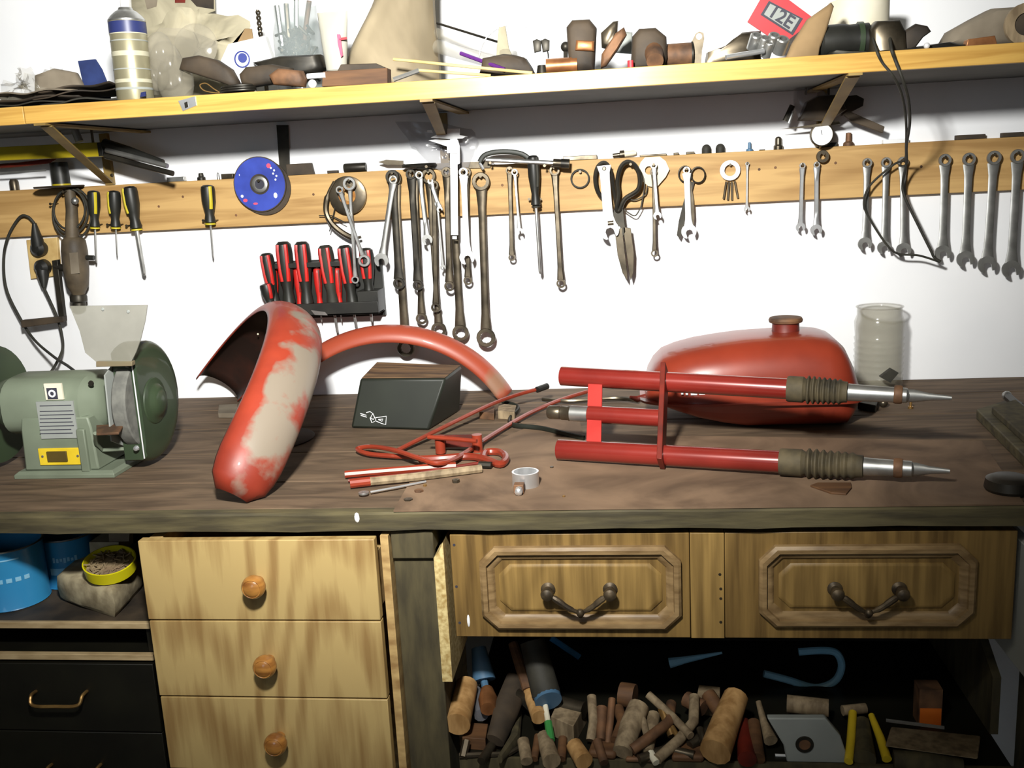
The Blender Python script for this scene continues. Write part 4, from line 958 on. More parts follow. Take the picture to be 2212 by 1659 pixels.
# eye shield
sp = [at(150, 661, -.60), at(318, 659, -.60), at(314, 690, -.60), at(303, 735, -.60), at(294, 760, -.60), at(283, 782, -.60), at(208, 782, -.60), at(184, 762, -.60), at(172, 715, -.60)]
ob('eye_shield', M().prism(sp, (0, .0025, 0)), 'shield_plastic', t)
for q in ((222, 668), (277, 673)): ob('shield_screw', M().lathe([(0, 0), (.003, 0), (.002, .0015), (0, .0015)], at(*q, -.6005), (0, -1, 0), 8), 'label_grey', t)
ob('shield_clamp', M().prism([at(207, 781, -.602), at(285, 781, -.602), at(285, 791, -.602), at(207, 793, -.602)], (0, .012, 0)), 'grime', t, bevel=.001)
ob('shield_arm', M().tube([at(270, 788, -.595), at(285, 792, -.57), at(292, 800, GY-.03)], .0035, 8), 'black_steel', t)
ob('name_label', M().b2((at(98, 855, -.60).x, -.6000, at(98, 864, -.60).z), (at(132, 830, -.60).x, -.5965, at(98, 829, -.60).z)), 'cream', t)
c = at(112, 850, -.60)
ob('emblem', M().b2((at(102, 850, -.60).x, -.6008, at(112, 862, -.60).z), (at(124, 850, -.60).x, -.5999, at(112, 838, -.60).z)), 'ink_dark', t)
ob('emblem_ring', M().ring((at(113, 850, -.60).x, -.6010, at(113, 850, -.60).z), (0, 1, 0), .0035, .0065, .0008), 'white_plastic', t)
ob('rating_plate', M().b2((at(82, 900, -.60).x, -.6000, at(82, 948, -.60).z), (at(162, 900, -.60).x, -.5970, at(82, 868, -.60).z)), 'label_grey', t)
for k, y in enumerate((876, 888, 896, 904, 912, 920, 928, 936)):
    ob('print_line', M().b2((at(86, y, -.60).x, -.6006, at(86, y+1.6, -.60).z), (at(154+(k % 3)*3, y, -.60).x, -.5999, at(86, y, -.60).z)), 'ink_dark', t)
ob('switch_plate', M().b2((at(87, 1004, -.60).x, -.6003, at(87, 1005, -.60).z), (at(174, 1000, -.60).x, -.5975, at(87, 969, -.60).z)), 'plate_yellow', t, bevel=.0005)
ob('switch', M().b2((at(106, 1004, -.60).x, -.6030, at(106, 997, -.60).z), (at(148, 1000, -.60).x, -.6000, at(106, 975, -.60).z)), 'bezel_brown', t, bevel=.0005)
for q in ((92, 986), (168, 985)): ob('plate_screw', M().lathe([(0, 0), (.0025, 0), (.002, .001), (0, .001)], at(*q, -.6003), (0, -1, 0), 8), 'steel', t)
ob('cover_screw', M().lathe([(0, 0), (.005, 0), (.004, .003), (0, .003)], at(197, 828, -.58), (0, -1, 0), 12), 'black_steel', t)

# ================================================================ fenders
def arch(name, label, pts, bn, w_, dp, material, sag=None, wear=None, taper=None, inner=None):
    "U-section sheet swept along a curve; bn = width direction; bulges away from the chord"
    N = len(pts); cen = sum(pts, V())/N; rings = []; wl = []
    for i, p in enumerate(pts):
        tg = (pts[min(i+1, N-1)]-pts[max(i-1, 0)]).normalized()
        rad = tg.cross(bn).normalized()
        if rad.dot(p-cen) < 0: rad = -rad
        b = tg.cross(rad).normalized(); q = i/(N-1)
        s = taper(q) if taper else 1
        rr = []
        for k in range(17):
            a = math.pi*(k/16); a2 = math.radians(-8)+math.radians(196)*k/16
            rr.append(p+b*(math.cos(a2)*w_*s)+rad*(math.sin(a2)*dp*s))
            if wear: wl.append(wear(q, k/16))
        for v in rr: v.z = max(v.z, BZ+.0036)
        rings.append(rr)
    m = M().loft(rings, caps=False, closed=False)
    o = solo(name, label, 'fender', m, material, solid=-.0022); o.data.materials.append(K['inner_black' if wear else material]); o.modifiers['solid'].material_offset = 1; o.modifiers['solid'].material_offset_rim = 0
    if wear:
        at_ = o.data.attributes.new('wear', 'FLOAT', 'POINT')
        for i, v in enumerate(wl): at_.data[i].value = v
    return o
def circ3(A, B, C, n):
    # circle through three points, from A via B to C
    ab, ac = B-A, C-A; nn = ab.cross(ac)
    c = A+((ac.length_squared*nn.cross(ab))+(ab.length_squared*ac.cross(nn)))/(2*nn.length_squared)
    u = (A-c).normalized(); w_ = nn.cross(u).normalized(); r = (A-c).length
    angC = math.atan2((C-c).dot(w_), (C-c).dot(u)) % (2*math.pi)
    return [c+(u*math.cos(angC*k/n)+w_*math.sin(angC*k/n))*r for k in range(n+1)], nn.normalized()
A = on(502, 1072, BZ+.012); Bm = at(636, 730, -.44); Cc = at(470, 842, -.075)
pts, nn = circ3(A, Bm, Cc, 44)
def wear1(q, k):
    # bare primer over the lower front half, leaving red along one flank and near the crown
    f = .47*math.exp(-((k-.40)/.36)**6)
    if .30 < q < .44: f *= .55+.45*abs(q-.37)/.07
    if q > .44: f = .36*math.exp(-((k-.35)/.45)**4)
    if q > .6: f = .1
    if q < .06: f *= .6
    return f
fn_ = arch('front_fender', 'scraped red and grey motorcycle fender standing as an arch on the bench', pts, nn, .050, .034, 'scraped_fender', wear=wear1, taper=lambda q: .52+.48*(1-max(0, 1-q/.085)**2)**.5)
for k_, s_ in ((30, .35), (29, -.1), (34, .2)):
    p_ = pts[k_]; ob('inner_screw', M().ball(p_+(sum(pts, V())/len(pts)-p_).normalized()*-.030+nn*s_*.03, .0022, 8), 'cream', fn_)
sl = M(); i = 7; tg = (pts[8]-pts[6]).normalized(); rad = tg.cross(nn).normalized()
if rad.dot(pts[7]-sum(pts, V())/len(pts)) < 0: rad = -rad
bb = tg.cross(rad).normalized(); p = pts[7]+rad*.0350
ob('slot', M().loft([[p+tg*(a*.011)+bb*(b*.0042)+rad*h for a, b in ((-1, -.5), (-.8, -1), (.8, -1), (1, -.5), (1, .5), (.8, 1), (-.8, 1), (-1, .5))] for h in (-.002, .0006)]), 'ink_dark', fn_)
A = on(1092, 868, BZ+.012); A.y = -.085; A = at(1082, 858, -.085); Bm = at(872, 732, -.10); Cc = at(660, 805, -.115)
pts, nn = circ3(A, Bm, Cc, 40)
# continue the left end down to the bench behind the big fender
ext = pts[-1]; tg = (pts[-1]-pts[-2]).normalized()
c_ = circ3(pts[0], pts[20], pts[40], 40)
for k in range(12):
    d = pts[-1]-pts[-2]; R_ = Matrix.Rotation(0, 3, 'X')
    a1 = (pts[-2]-pts[-3]).normalized(); a2 = d.normalized(); q = a1.rotation_difference(a2)
    nd = d.copy(); nd.rotate(q); npn = pts[-1]+nd
    if npn.z < BZ+.012: break
    pts.append(npn)
arch('rear_fender', 'narrow red fender arching behind the black side cover against the wall', pts, nn, .028, .027, 'fender_red')
# black side cover
by = -.325
F_ = [on(757, 925, HB-.002), on(926, 930, HB-.002), at(964, 817, -.31), at(778, 818, -.31)]
F_[0].z = F_[1].z = BZ+.0005
t = thing('side_cover', 'black plastic side cover box with white emblem under the narrow red fender', 'side cover', (F_[0].x+.08, -.30, BZ))
yb = -.19
Bk = [V((F_[0].x+.01, yb, BZ+.0005)), V((F_[1].x+.035, yb, BZ+.0005)), V((at(999, 797, yb).x, yb, at(999, 790, yb).z)), V((at(811, 783, yb).x, yb, at(811, 783, yb).z))]
ob('shell', M().loft([F_, Bk]), 'dark_green_cover', t, bevel=.005)
ob('dusty_top', M().loft([[F_[3]+V((.003, .002, .0003)), F_[2]+V((-.003, .002, .0003)), Bk[2]+V((-.004, -.002, .0003)), Bk[3]+V((.004, -.002, .0003))], [F_[3]+V((.003, .002, .0012)), F_[2]+V((-.003, .002, .0012)), Bk[2]+V((-.004, -.002, .0012)), Bk[3]+V((.004, -.002, .0012))]]), 'cover_dust', t)
def onface(px, py, off=.0012):
    d = fw+rt*((px-CX)/FPX)-up*((py-CY)/FPX); nrm = (F_[1]-F_[0]).cross(F_[3]-F_[0]).normalized()
    k = (F_[0]-CAM).dot(nrm)/d.dot(nrm); p = CAM+d*k
    return p-nrm*off if nrm.y > 0 else p+nrm*off
def stroke(pts, r, name, parent, material, f=onface): return ob(name, M().tube([f(*p) for p in pts], r, 5), material, parent)
for s in ([(792, 891), (800, 889), (806, 893), (801, 902), (807, 906), (810, 902), (806, 893)], [(812, 902), (835, 899), (834, 917), (826, 915), (812, 909), (812, 902)], [(818, 906), (828, 905), (826, 910), (818, 906)], [(779, 893), (792, 897)], [(780, 897), (793, 901)], [(800, 902), (804, 913), (810, 910)]):
    stroke(s, .0008, 'emblem_stroke', t, 'white_plastic')

# ================================================================ fuel tank
def interp(tab, x):
    for (a, u), (b, v) in zip(tab, tab[1:]):
        if x <= b: return u+(v-u)*max(0, (x-a))/(b-a)
    return tab[-1][1]
TY = -.275
zf = at(1620, 873, -.395).z
top = [(1392, 830), (1398, 800), (1408, 778), (1430, 757), (1470, 742), (1520, 731), (1600, 720), (1700, 713), (1760, 712), (1790, 720), (1810, 738), (1828, 775), (1840, 815), (1848, 850)]
st = [1393, 1400, 1412, 1430, 1460, 1500, 1550, 1600, 1650, 1700, 1740, 1770, 1792, 1810, 1825, 1836, 1843, 1847]
tk = thing('fuel_tank', 'red motorcycle fuel tank with rusty cap standing by the wall behind the fork', 'fuel tank', (at(1620, 930, TY).x, TY, BZ))
HW = .112
rings = []
for px_ in st:
    P = at(px_, interp(top, px_), TY); h = max(P.z-zf, .006)
    q = (px_-1392)/(1848-1392); wd = HW*min(1, (1-(1-min(q/.30, 1))**2)**.5*.55+.45 if q < .3 else 1)*(1 if q < .88 else max(.55, (1-((q-.88)/.13)**2)**.5))
    rr = []
    for k in range(25):
        a = math.pi*k/24; c, s = math.cos(a), math.sin(a)
        rr.append(V((P.x, TY-wd*math.copysign(abs(c)**.50, c), zf+h*abs(s)**.82)))
    rings.append(rr)
ob('upper_shell', M().loft(rings), 'paint_red', tk, sharp=60)
bot = [(1392, 874), (1420, 884), (1470, 902), (1520, 917), (1600, 931), (1700, 939), (1790, 941), (1815, 930), (1835, 890), (1848, 874)]
rings = []
for i, px_ in enumerate(st):
    P = at(px_, interp(top, px_), TY); q = (px_-1392)/(1848-1392)
    wd = HW*min(1, (1-(1-min(q/.30, 1))**2)**.5*.55+.45 if q < .3 else 1)*(1 if q < .88 else max(.55, (1-((q-.88)/.13)**2)**.5))
    zb = max(BZ+.001, min(zf-.002, at(px_, interp(bot, px_), -.385).z)); rr = []
    for k in range(25):
        a = math.pi*k/24; c, s = math.cos(a), math.sin(a)
        rr.append(V((P.x, TY-wd*.98*math.copysign(abs(c)**.25, c)*(1-.04*abs(s)), zf-.003-(zf-.003-zb)*abs(s)**.5)))
    rings.append(rr)
ob('lower_pan', M().loft(rings), 'paint_red', tk, sharp=60)
rings = []
for zz_, e in ((zf-.0035, 0), (zf-.0035, .010), (zf+.0005, .010), (zf+.0005, 0)):
    L1, L2 = [], []
    for px_ in st:
        P = at(px_, interp(top, px_), TY); q = (px_-1392)/(1848-1392)
        wd = HW*min(1, (1-(1-min(q/.30, 1))**2)**.5*.55+.45 if q < .3 else 1)*(1 if q < .88 else max(.55, (1-((q-.88)/.13)**2)**.5))
        xx = P.x+e*(q-.5)*2
        L1.append(V((xx, TY-(wd+e), zz_))); L2.append(V((xx, TY+(wd+e), zz_)))
    rings.append(L1+L2[::-1])
ob('seam_flange', M().loft(rings, loop=True), 'paint_red', tk)
c = at(1697, 713, TY); cz = c.z-.004
ob('filler_neck', M().lathe([(0, 0), (.026, 0), (.0245, .004), (.024, .019), (0, .019)], (c.x, TY, cz), (0, 0, 1), 28), 'red_dark', tk)
ob('filler_cap', M().lathe([(0, .017), (.024, .017), (.0295, .0195), (.0305, .0235), (.0285, .0275), (.020, .0290), (0, .0275)], (c.x, TY, cz), (0, 0, 1), 32), 'rusty', tk)
for a, b in (((1471, 846), (1476, 852)), ((1481, 847), (1486, 853)), ((1492, 848), (1506, 853)), ((1510, 848), (1524, 852))):
    A = at(*a, TY-.1085); B_ = at(*b, TY-.1085); ob('lettering_mark', M().b2((A.x, -.3855, B_.z), (B_.x, -.37, A.z)), 'white_plastic', tk)
ob('fuel_tap', M().tube([V((at(1393, 862, TY).x+.01, TY-.04, zf)), at(1376, 862, TY-.04), at(1362, 858, TY-.05)], [.007, .006, .003], 10), 'red_dark', tk)
# jar
jc = V((at(1897, 790, -.065).x, -.065, BZ)); jt = at(1900, 662, -.065).z-BZ
jr = .0485
prof = [(jr*.92, 0), (jr*.98, .004)]
for k in range(1, 8):
    z = jt*.10+jt*.62*k/8; prof += [(jr*.985, z-.006), (jr*1.0, z-.003), (jr*.955, z)]
prof += [(jr*.99, jt*.76), (jr*1.0, jt*.82), (jr*.94, jt*.87), (jr*.90, jt*.90), (jr*.90, jt*.985), (jr*.93, jt), (jr*.86, jt), (jr*.86, jt*.90), (jr*.93, jt*.80), (jr*.92, .02), (jr*.85, .005), (.001, .005), (.001, 0)]
t = thing('ribbed_jar', 'clear ribbed plastic jar without lid standing by the wall right of the tank', 'jar', jc)
ob('jar_body', M().lathe_loop(prof, jc, (0, 0, 1), 36), 'jar_plastic', t, sharp=60)
ob('jar_rim', M().ring((jc.x, jc.y, BZ+jt), (0, 0, 1), jr*.86, jr*.95, .003, 36), 'clear_plastic', t)
solo('black_scrap', 'small black angular scrap leaning at the foot of the ribbed jar', 'scrap', M().wp([(1898, 812), (1922, 794), (1938, 803), (1920, 824)], -.15, .012), 'black_rubber')

# ================================================================ fork
def proj(p):
    d = p-CAM; k = d.dot(fw); return CX+FPX*d.dot(rt)/k, CY-FPX*d.dot(up)/k
fk = thing('motorcycle_fork', 'red motorcycle front fork with rubber boots lying on its side on the bench', 'fork', (.16, -.55, BZ))
L0, L1 = at(1204, 970, -.548), at(2052, 1019, -.660)
dl = L0.z-HB-.0165
r_t = .0165
L0.z = HB+r_t; 
for _ in range(1): pass
# choose the y of both ends so that tube rests on the bench and still meets its place
L0 = on(1204, 971, HB+r_t+.001); L1 = on(2052, 1018, HB+.0235)
U0, U1 = at(1211, 812, L0.y+.105), at(2056, 860, L1.y+.105)
def tpx(A, B, px_):
    lo, hi = 0., 1.
    for _ in range(30):
        m_ = (lo+hi)/2
        if proj(A.lerp(B, m_))[0] < px_: lo = m_
        else: hi = m_
    return A.lerp(B, (lo+hi)/2)
for A, B, stn, nm in ((U0, U1, (1212, 1702, 1832, 1925, 1965), 'upper'), (L0, L1, (1205, 1686, 1866, 1925, 1975), 'lower')):
    ax = (B-A).normalized()
    P = [tpx(A, B, q) for q in stn]
    l1 = (P[1]-P[0]).length
    leg = ob('fork_tube', M().lathe([(.010, .004), (.0145, 0), (r_t, .001), (r_t, l1), (.010, l1)][0:] , P[0], ax, 28), 'paint_red_gloss', fk)
    lb = (P[2]-P[1]).length; pr = [(0, 0), (.0195, 0), (.0205, .003), (.0205, lb*.27), (.018, lb*.30)]
    nr = 7
    for k in range(nr):
        z = lb*(.32+.60*k/nr); e = lb*.60/nr; rr_ = .0225-.0010*k*.5
        pr += [(.0172, z), (rr_, z+e*.35), (rr_, z+e*.55), (.0172, z+e*.9)]
    pr += [(.0165, lb*.94), (.0160, lb), (0, lb)]
    ob('rubber_boot', M().lathe(pr, P[1]-ax*.001, ax, 28), 'boot_rubber', fk)
    ls = (P[4]-P[2]).length
    s_ = ob('stanchion', M().lathe([(0, 0), (.0135, 0), (.0125, ls*.3), (.0120, ls*.6), (.0115, ls*.95), (.007, ls), (0, ls)], P[2], ax, 22), 'steel', fk)
    # flattened dropout
    E_ = B; Q = P[4]-ax*.012; w1 = V((0, 0, 1)); rings = []
    sd = ax.cross(w1).normalized(); w1 = sd.cross(ax).normalized()
    for q, a, b in ((0, .0095, .009), (.25, .010, .006), (.55, .006, .0035), (1, .0032, .0025)):
        c = Q.lerp(E_, q); rings.append([c+w1*a*math.cos(2*math.pi*k/12)+sd*b*math.sin(2*math.pi*k/12) for k in range(12)])
    ob('dropout', M().loft(rings), 'steel', fk)
    ob('brake_lug', M().lathe([(0, -.006), (.0135, -.006), (.0145, -.003), (.0145, .003), (.0135, .006), (0, .006)], tpx(A, B, 1940)+V((0, 0, .001)), ax, 16), 'rusty', fk)
ax = ((L1-L0).normalized()+(U1-U0).normalized()).normalized()
def plate(px_, wd, over0, over1, th_, material, name, la=None):
    a, b = tpx(L0, L1, px_-6*(la or 0)), tpx(U0, U1, px_)
    d = (b-a).normalized(); nrm = d.cross(ax).normalized(); a = a-d*over0; b = b+d*over1
    if nrm.z < 0: nrm = -nrm
    rings = [[c+ax*(u*th_/2)+nrm*(v*wd/2+.010) for u, v in ((-1, -1), (1, -1), (1, 1), (-1, 1))] for c in (a, a.lerp(b, .3), a.lerp(b, .7), b)]
    return ob(name, M().loft(rings), material, fk, bevel=.001)
plate(1437, .032, .022, .022, .0085, 'red_dark', 'lower_yoke', la=1)
c0, c1 = tpx(L0, L1, 1283), tpx(U0, U1, 1287)
d = (c1-c0).normalized(); nrm = d.cross(ax).normalized()
if nrm.y > 0: nrm = -nrm
ob('upper_yoke', M().loft([[c+ax*(u*.0125)+nrm*(v*.0025+.002) for u, v in ((-1, -1), (1, -1), (1, 1), (-1, 1))] for c in (c0+d*.012, c1-d*.012)]), 'paint_red_light', fk, bevel=.001)
S0 = L0.lerp(U0, .49); S1 = L1.lerp(U1, .49)
sa, sb, sc2 = tpx(S0-ax*.1, S1, 1184), tpx(S0-ax*.1, S1, 1272), tpx(S0, S1, 1434)
ob('steering_stem', M().lathe([(0, 0), (r_t*.86, 0), (r_t*.86, (sc2-sb).length), (0, (sc2-sb).length)], sb, ax, 22), 'paint_red_gloss', fk)
l = (sb-sa).length
ob('stem_thread', M().lathe([(0, 0), (.0095, 0), (.0115, .003), (.0115, l*.3), (.0105, l*.32), (.0120, l*.34), (.0120, l*.5), (.0130, l*.52), (.0130, l), (0, l)], sa, ax, 20), 'dark_steel', fk)
ob('stem_sleeve', M().lathe([(0, 0), (.0133, 0), (.0133, l*.42), (0, l*.42)], sa+ax*l*.57, ax, 20), 'steel', fk)

# ================================================================ rods and small parts on the bench
def rod(name, label, pts, r, material, z, cat='rod', n=6, parent=None, sp=True, seg=8):
    P = [on(p[0], p[1], (p[2] if len(p) > 2 else z)) for p in pts]
    m = M().tube(spline(P, n) if sp else P, r, seg)
    return ob(name, m, material, parent) if parent is not None else solo(name, label, cat, m, material)
rod('bent_rod', 'thin red rod rising from the loop toward the wall with a black end', [(1172, 838, .938), (1120, 852, .932), (1060, 874, .926), (960, 922, .918), (860, 972, .9085)], .0040, 'paint_red', 0)
b_ = bpy.data.objects['bent_rod']
c0, c1 = on(1160, 842, .937), on(1182, 834, .939); ob('end_sleeve', M().tube([c0, c1], .0065, 10), 'black_plastic', b_)
rod('rod_loop', 'long red rod bent back in a loop and running right toward the fork', [(905, 988, .908), (845, 985, .908), (795, 980, .9085), (772, 970, .910), (800, 965, .915), (850, 972, .920), (905, 990, .920), (945, 1001, .918), (985, 990, .914), (1050, 948, .909), (1130, 900, .9085), (1200, 868, .9085), (1268, 846, .912)], .0042, 'paint_red', 0)
t = thing('footrest_bracket', 'red tubular footrest bracket lying between the rods', 'bracket', on(1000, 985, HB))
z = HB
rod('cross_tube', '', [(925, 944, z+.030), (975, 948, z+.030), (1030, 953, z+.030)], .0038, 'paint_red', 0, parent=t)
rod('lower_tube', '', [(905, 992, z+.006), (950, 990, z+.007), (1010, 986, z+.007), (1050, 992, z+.007), (1080, 1003, z+.007), (1093, 990, z+.007), (1080, 977, z+.007), (1050, 977, z+.007), (1042, 990, z+.007)], .0062, 'paint_red', 0, parent=t)
for q, nm in (((952, 978), 0), ((1032, 975), 1)):
    a = on(*q, z); ob('post', M().tube([a, a+V((0, 0, .030))], .009, 14), 'paint_red', t)
a, b = on(948, 972, z), on(1036, 970, z); ob('web', M().prism([a+V((0, 0, .004)), b+V((0, 0, .004)), b+V((0, 0, .026)), a+V((0, 0, .026))], (0, .003, 0)), 'red_dark', t)
rod('red_tube', 'straight red tube with flattened left end lying in front of the rod loop', [(745, 1025), (800, 1020), (900, 1012), (985, 1006)], .0060, 'paint_red', HB+.006, sp=False)
rod('round_bar', 'grey painted bar with red left end lying nearest the front of the rods', [(800, 1040), (900, 1030), (1040, 1012)], .0068, 'wood_grey', HB+.0068, sp=False)
b_ = bpy.data.objects['round_bar']; ob('red_end', M().tube([on(756, 1045, HB+.0068), on(800, 1040, HB+.0068)], .0070, 10), 'paint_red', b_)
rod('thin_bar', 'thin dark red bar lying just behind the grey painted bar', [(752, 1038), (900, 1022), (1035, 1000)], .0028, 'red_dark', HB+.0028, sp=False)
solo('flat_lug', 'small dark lug at the right end of the grey painted bar', 'lug', M().tube([on(1035, 1004, HB+.006), on(1062, 1005, HB+.006)], .006, 8), 'black_steel')
t_ = rod('spoon_rod', 'thin chrome rod with flattened eye end lying on the front of the bench', [(800, 1063), (860, 1052), (920, 1040)], .0018, 'chrome', HB+.003, sp=False)
a = on(786, 1069, HB); ob('eye_end', M().ring(a+V((0, 0, .003)), (0, 0, 1), .003, .008, .003, 16), 'steel', t_)
t = thing('pipe_clamp', 'small chrome ring clamp with a bolted tab near the bench front', 'clamp', on(1136, 1045, HB))
c = on(1136, 1048, HB)
ob('clamp_ring', M().lathe_loop([(.0175, 0), (.0205, 0), (.0205, .022), (.0175, .022)], c, (0, 0, 1), 28), 'chrome', t)
a = on(1122, 1062, HB); ob('tab', M().b2((a.x-.007, a.y-.012, HB), (a.x+.008, a.y+.004, HB+.014)), 'rusty', t, bevel=.001)
ob('bolt', M().lathe([(0, 0), (.006, 0), (.006, .008), (.004, .010), (0, .011)], (a.x+.001, a.y-.012, HB+.007), (0, -1, -.2), 8), 'chrome', t)
rr = random.Random(11)
def smallnut(px, py, r, label, material='dark_steel', h=.005, name='loose_nut', cat='nut'):
    c = on(px, py, HB); solo(name, label, cat, M().lathe([(0, 0), (r, 0), (r, h), (r*.5, h), (0, h*.8)], c, (0, 0, 1), 6), material, sharp=20)
smallnut(985, 1042, .006, 'hex nut lying just in front of the grey painted bar')
smallnut(905, 1062, .007, 'dull nut below the chrome spoon rod', 'rusty', .003)
smallnut(882, 1080, .007, 'dull washer near the bench front below the rods', 'dark_steel', .002, 'loose_washer', 'washer')
smallnut(918, 1050, .003, 'tiny brass screw at the right tip of the chrome rod', 'brass_dull', .003, 'brass_screw', 'screw')
smallnut(1218, 1073, .0022, 'tiny yellow speck of brass on the mat right of the ring clamp', 'brass_dull', .002, 'brass_bead', 'bead')
smallnut(1192, 1010, .003, 'tiny dark bead beneath the left end of the lower fork tube', 'dark_steel', .002, 'metal_bead', 'bead')
p = [on(*q, HB) for q in ((1750, 1052), (1766, 1046), (1838, 1046), (1840, 1056), (1828, 1070), (1796, 1068))]
solo('leather_pad', 'thin brown leather scrap lying in front of the lower fork boot', 'scrap', M().prism(p, (0, 0, .003)), 'wood_dark', bevel=.0008)
# behind the front fender
c = on(570, 950, BZ); solo('round_dish', 'flat grey round lid lying on the bench beneath the big fender', 'lid', M().lathe([(0, 0), (.082, 0), (.085, .002), (.082, .004), (0, .003)], (c.x+.01, c.y, BZ), (0, 0, 1), 36), 'leather_dark')
solo('grey_block', 'small dusty grey block on the bench left of the big fender', 'block', M().prism([on(x, y, BZ) for x, y in ((472, 903), (516, 903), (514, 882), (474, 884))], (0, 0, .010)), 'grey_cloth', bevel=.001)
# behind the rods
solo('switch_block', 'small dark and grey block behind the rods at the end of the narrow fender', 'block', M().prism([on(x, y, BZ) for x, y in ((1076, 905), (1112, 908), (1116, 892), (1078, 888))], (0, 0, .016)), 'wood_grey', bevel=.001)
solo('rusty_bracket', 'rusty bracket lying beside the small grey block behind the rods', 'bracket', M().prism([on(x, y, BZ) for x, y in ((1036, 905), (1068, 908), (1070, 893), (1040, 888))], (0, 0, .014)), 'rusty', bevel=.001)
solo('green_strap', 'dark green rubber strap curling behind the rods toward the fork', 'strap', M().tube(spline([on(x, y, z) for x, y, z in ((1085, 868, .915), (1120, 880, .91), (1100, 905, .906), (1110, 918, .907), (1170, 925, .907), (1225, 938, .907), (1262, 946, .907))], 6), .0045, 8, flat=.6), 'dark_green_cover')
solo('dark_lever', 'dark lever with steel tip behind the upper yoke', 'lever', M().tube(spline([on(x, y, .908) for x, y in ((1172, 862), (1230, 866), (1330, 860), (1378, 866))], 6), .004, 8), 'dark_steel')
solo('oily_block', 'small dark engine part on the bench right of the tank', 'part', M().prism([on(x, y, BZ) for x, y in ((1852, 884), (1892, 892), (1900, 872), (1870, 864))], (0, 0, .014)), 'black_steel', bevel=.002)
solo('oily_ball', 'round dark knob beside the small engine part right of the tank', 'knob', M().ball(on(1908, 880, BZ)+V((0, 0, .0085)), .0085), 'dark_steel')
c = on(1967, 882, BZ); solo('loose_bolt', 'small bolt standing under the upper fork end', 'bolt', M().lathe([(0, 0), (.005, 0), (.005, .004), (.0025, .004), (.0025, .014), (0, .014)], c, (0, 0, 1), 8), 'brass_dull')
# right end
t = thing('bench_vice', 'worn brown vice jaw block cut off by the right photo edge', 'vice', on(2170, 950, BZ))
p = [on(x, y, BZ) for x, y in ((2108, 905), (2170, 885), (2290, 985), (2290, 1075), (2212, 1010))]
q_ = [v+V((0, 0, .018)) for v in p]; ob('jaw_block', M().loft([p, q_]), 'bench_edge', t, bevel=.002)
p = [v+V((.012, .0, .018)) for v in p]; cc = sum(p, V())/5; p = [cc+(v-cc)*.82 for v in p]; ob('upper_plate', M().loft([p, [v+V((0, 0, .012)) for v in p]]), 'leg_wood', t, bevel=.002)
a = on(2172, 872, BZ+.02); ob('screw_bar', M().tube([at(2176, 856, -.22), at(2215, 890, -.38)], .0075, 10), 'black_steel', t); ob('bar_knob', M().ball(at(2175, 855, -.22), .009), 'steel', t)
ob('bar_support', M().b2((at(2190, 880, -.24).x, -.25, BZ), (at(2205, 880, -.24).x, -.235, at(2185, 868, -.24).z)), 'black_steel', t)
c = on(2200, 1080, BZ); solo('iron_disc', 'round dark iron foot on the bench at the right photo edge', 'foot', M().lathe([(0, 0), (.030, 0), (.032, .004), (.030, .016), (.022, .020), (0, .020)], (c.x, c.y+.035, BZ+.0026), (0, 0, 1), 26), 'black_steel')

# ================================================================ clutter on the wall shelf
SZ = SZ1
def cl(m, z=SZ):
    for v in m.v: v.z = max(v.z, z)
    return m
def lum(name, label, cat, pts, Y, th, material, sub=3, seed=0, jit=.0, sharp=50, parent=None):
    P = dense(pts, 2); m = M().lump(P, Y, th)
    if jit: m.jitter(jit, seed)
    cl(m)
    if parent is not None: return ob(name, m, material, parent, sharp=sharp)
    return solo(name, label, cat, m, material, sharp=sharp)
def slab(name, label, cat, pts, Y, th, material, parent=None, bevel=.001):
    m = cl(M().wp(pts, Y, th))
    if parent is not None: return ob(name, m, material, parent, bevel=bevel)
    return solo(name, label, cat, m, material, bevel=bevel)
def crum(name, label, cat, pts, Y, amp, seed, material):
    return solo(name, label, cat, cl(crumple(dense(pts, 4), Y, amp, seed)), material, sharp=180)
def edge(px): return 235-px*.0662+2     # pixel row of the shelf top along its front
def hide(name, label, px0, px1, y0, y1, h0, h1, ph, material, amp=.006, th=.0022):
    x0, x1 = at(px0, 220, -.36).x, at(px1, 220, -.36).x
    top_, bot_ = [], []
    m = M(); N, Q = 26, 10; P = []
    for i in range(N+1):
        for j in range(Q+1):
            u, v = i/N, j/Q
            z = SZ+.0015+h0+(h1-h0)*u+amp*(.5+.5*math.sin(u*9+ph+v*2.2))*(.35+.65*math.sin(math.pi*min(1, u*1.1)))+amp*.4*math.sin(v*7+ph*2)
            P.append(V((x0+(x1-x0)*u+.003*math.sin(v*5+ph), y0+(y1-y0)*v+.008*math.sin(u*6+ph), max(z, SZ+.001+h0*.9))))
    m.add(P, [(i*(Q+1)+j, (i+1)*(Q+1)+j, (i+1)*(Q+1)+j+1, i*(Q+1)+j+1) for i in range(N) for j in range(Q)])
    return solo(name, label, 'leather', m, material, solid=th, sharp=180)
hide('leather_sheet', 'lowest black leather sheet at the far left front of the shelf', -40, 150, -.385, -.30, 0, .002, .5, 'black_rubber')
hide('leather_sheet', 'dark wavy leather sheet just left of the spray can', 95, 262, -.385, -.30, .0, .004, 2.2, 'black_rubber')
hide('leather_sheet', 'brown leather sheet in the middle of the left stack', -30, 175, -.375, -.28, .009, .012, 1.1, 'leather_dark')
hide('leather_sheet', 'folded dark leather sheet sloping up toward the spray can', 80, 258, -.375, -.28, .009, .020, 3.0, 'leather_dark')
hide('leather_sheet', 'topmost dusty brown leather sheet of the left stack', -30, 160, -.37, -.26, .019, .020, .2, 'grey_cloth', .008)
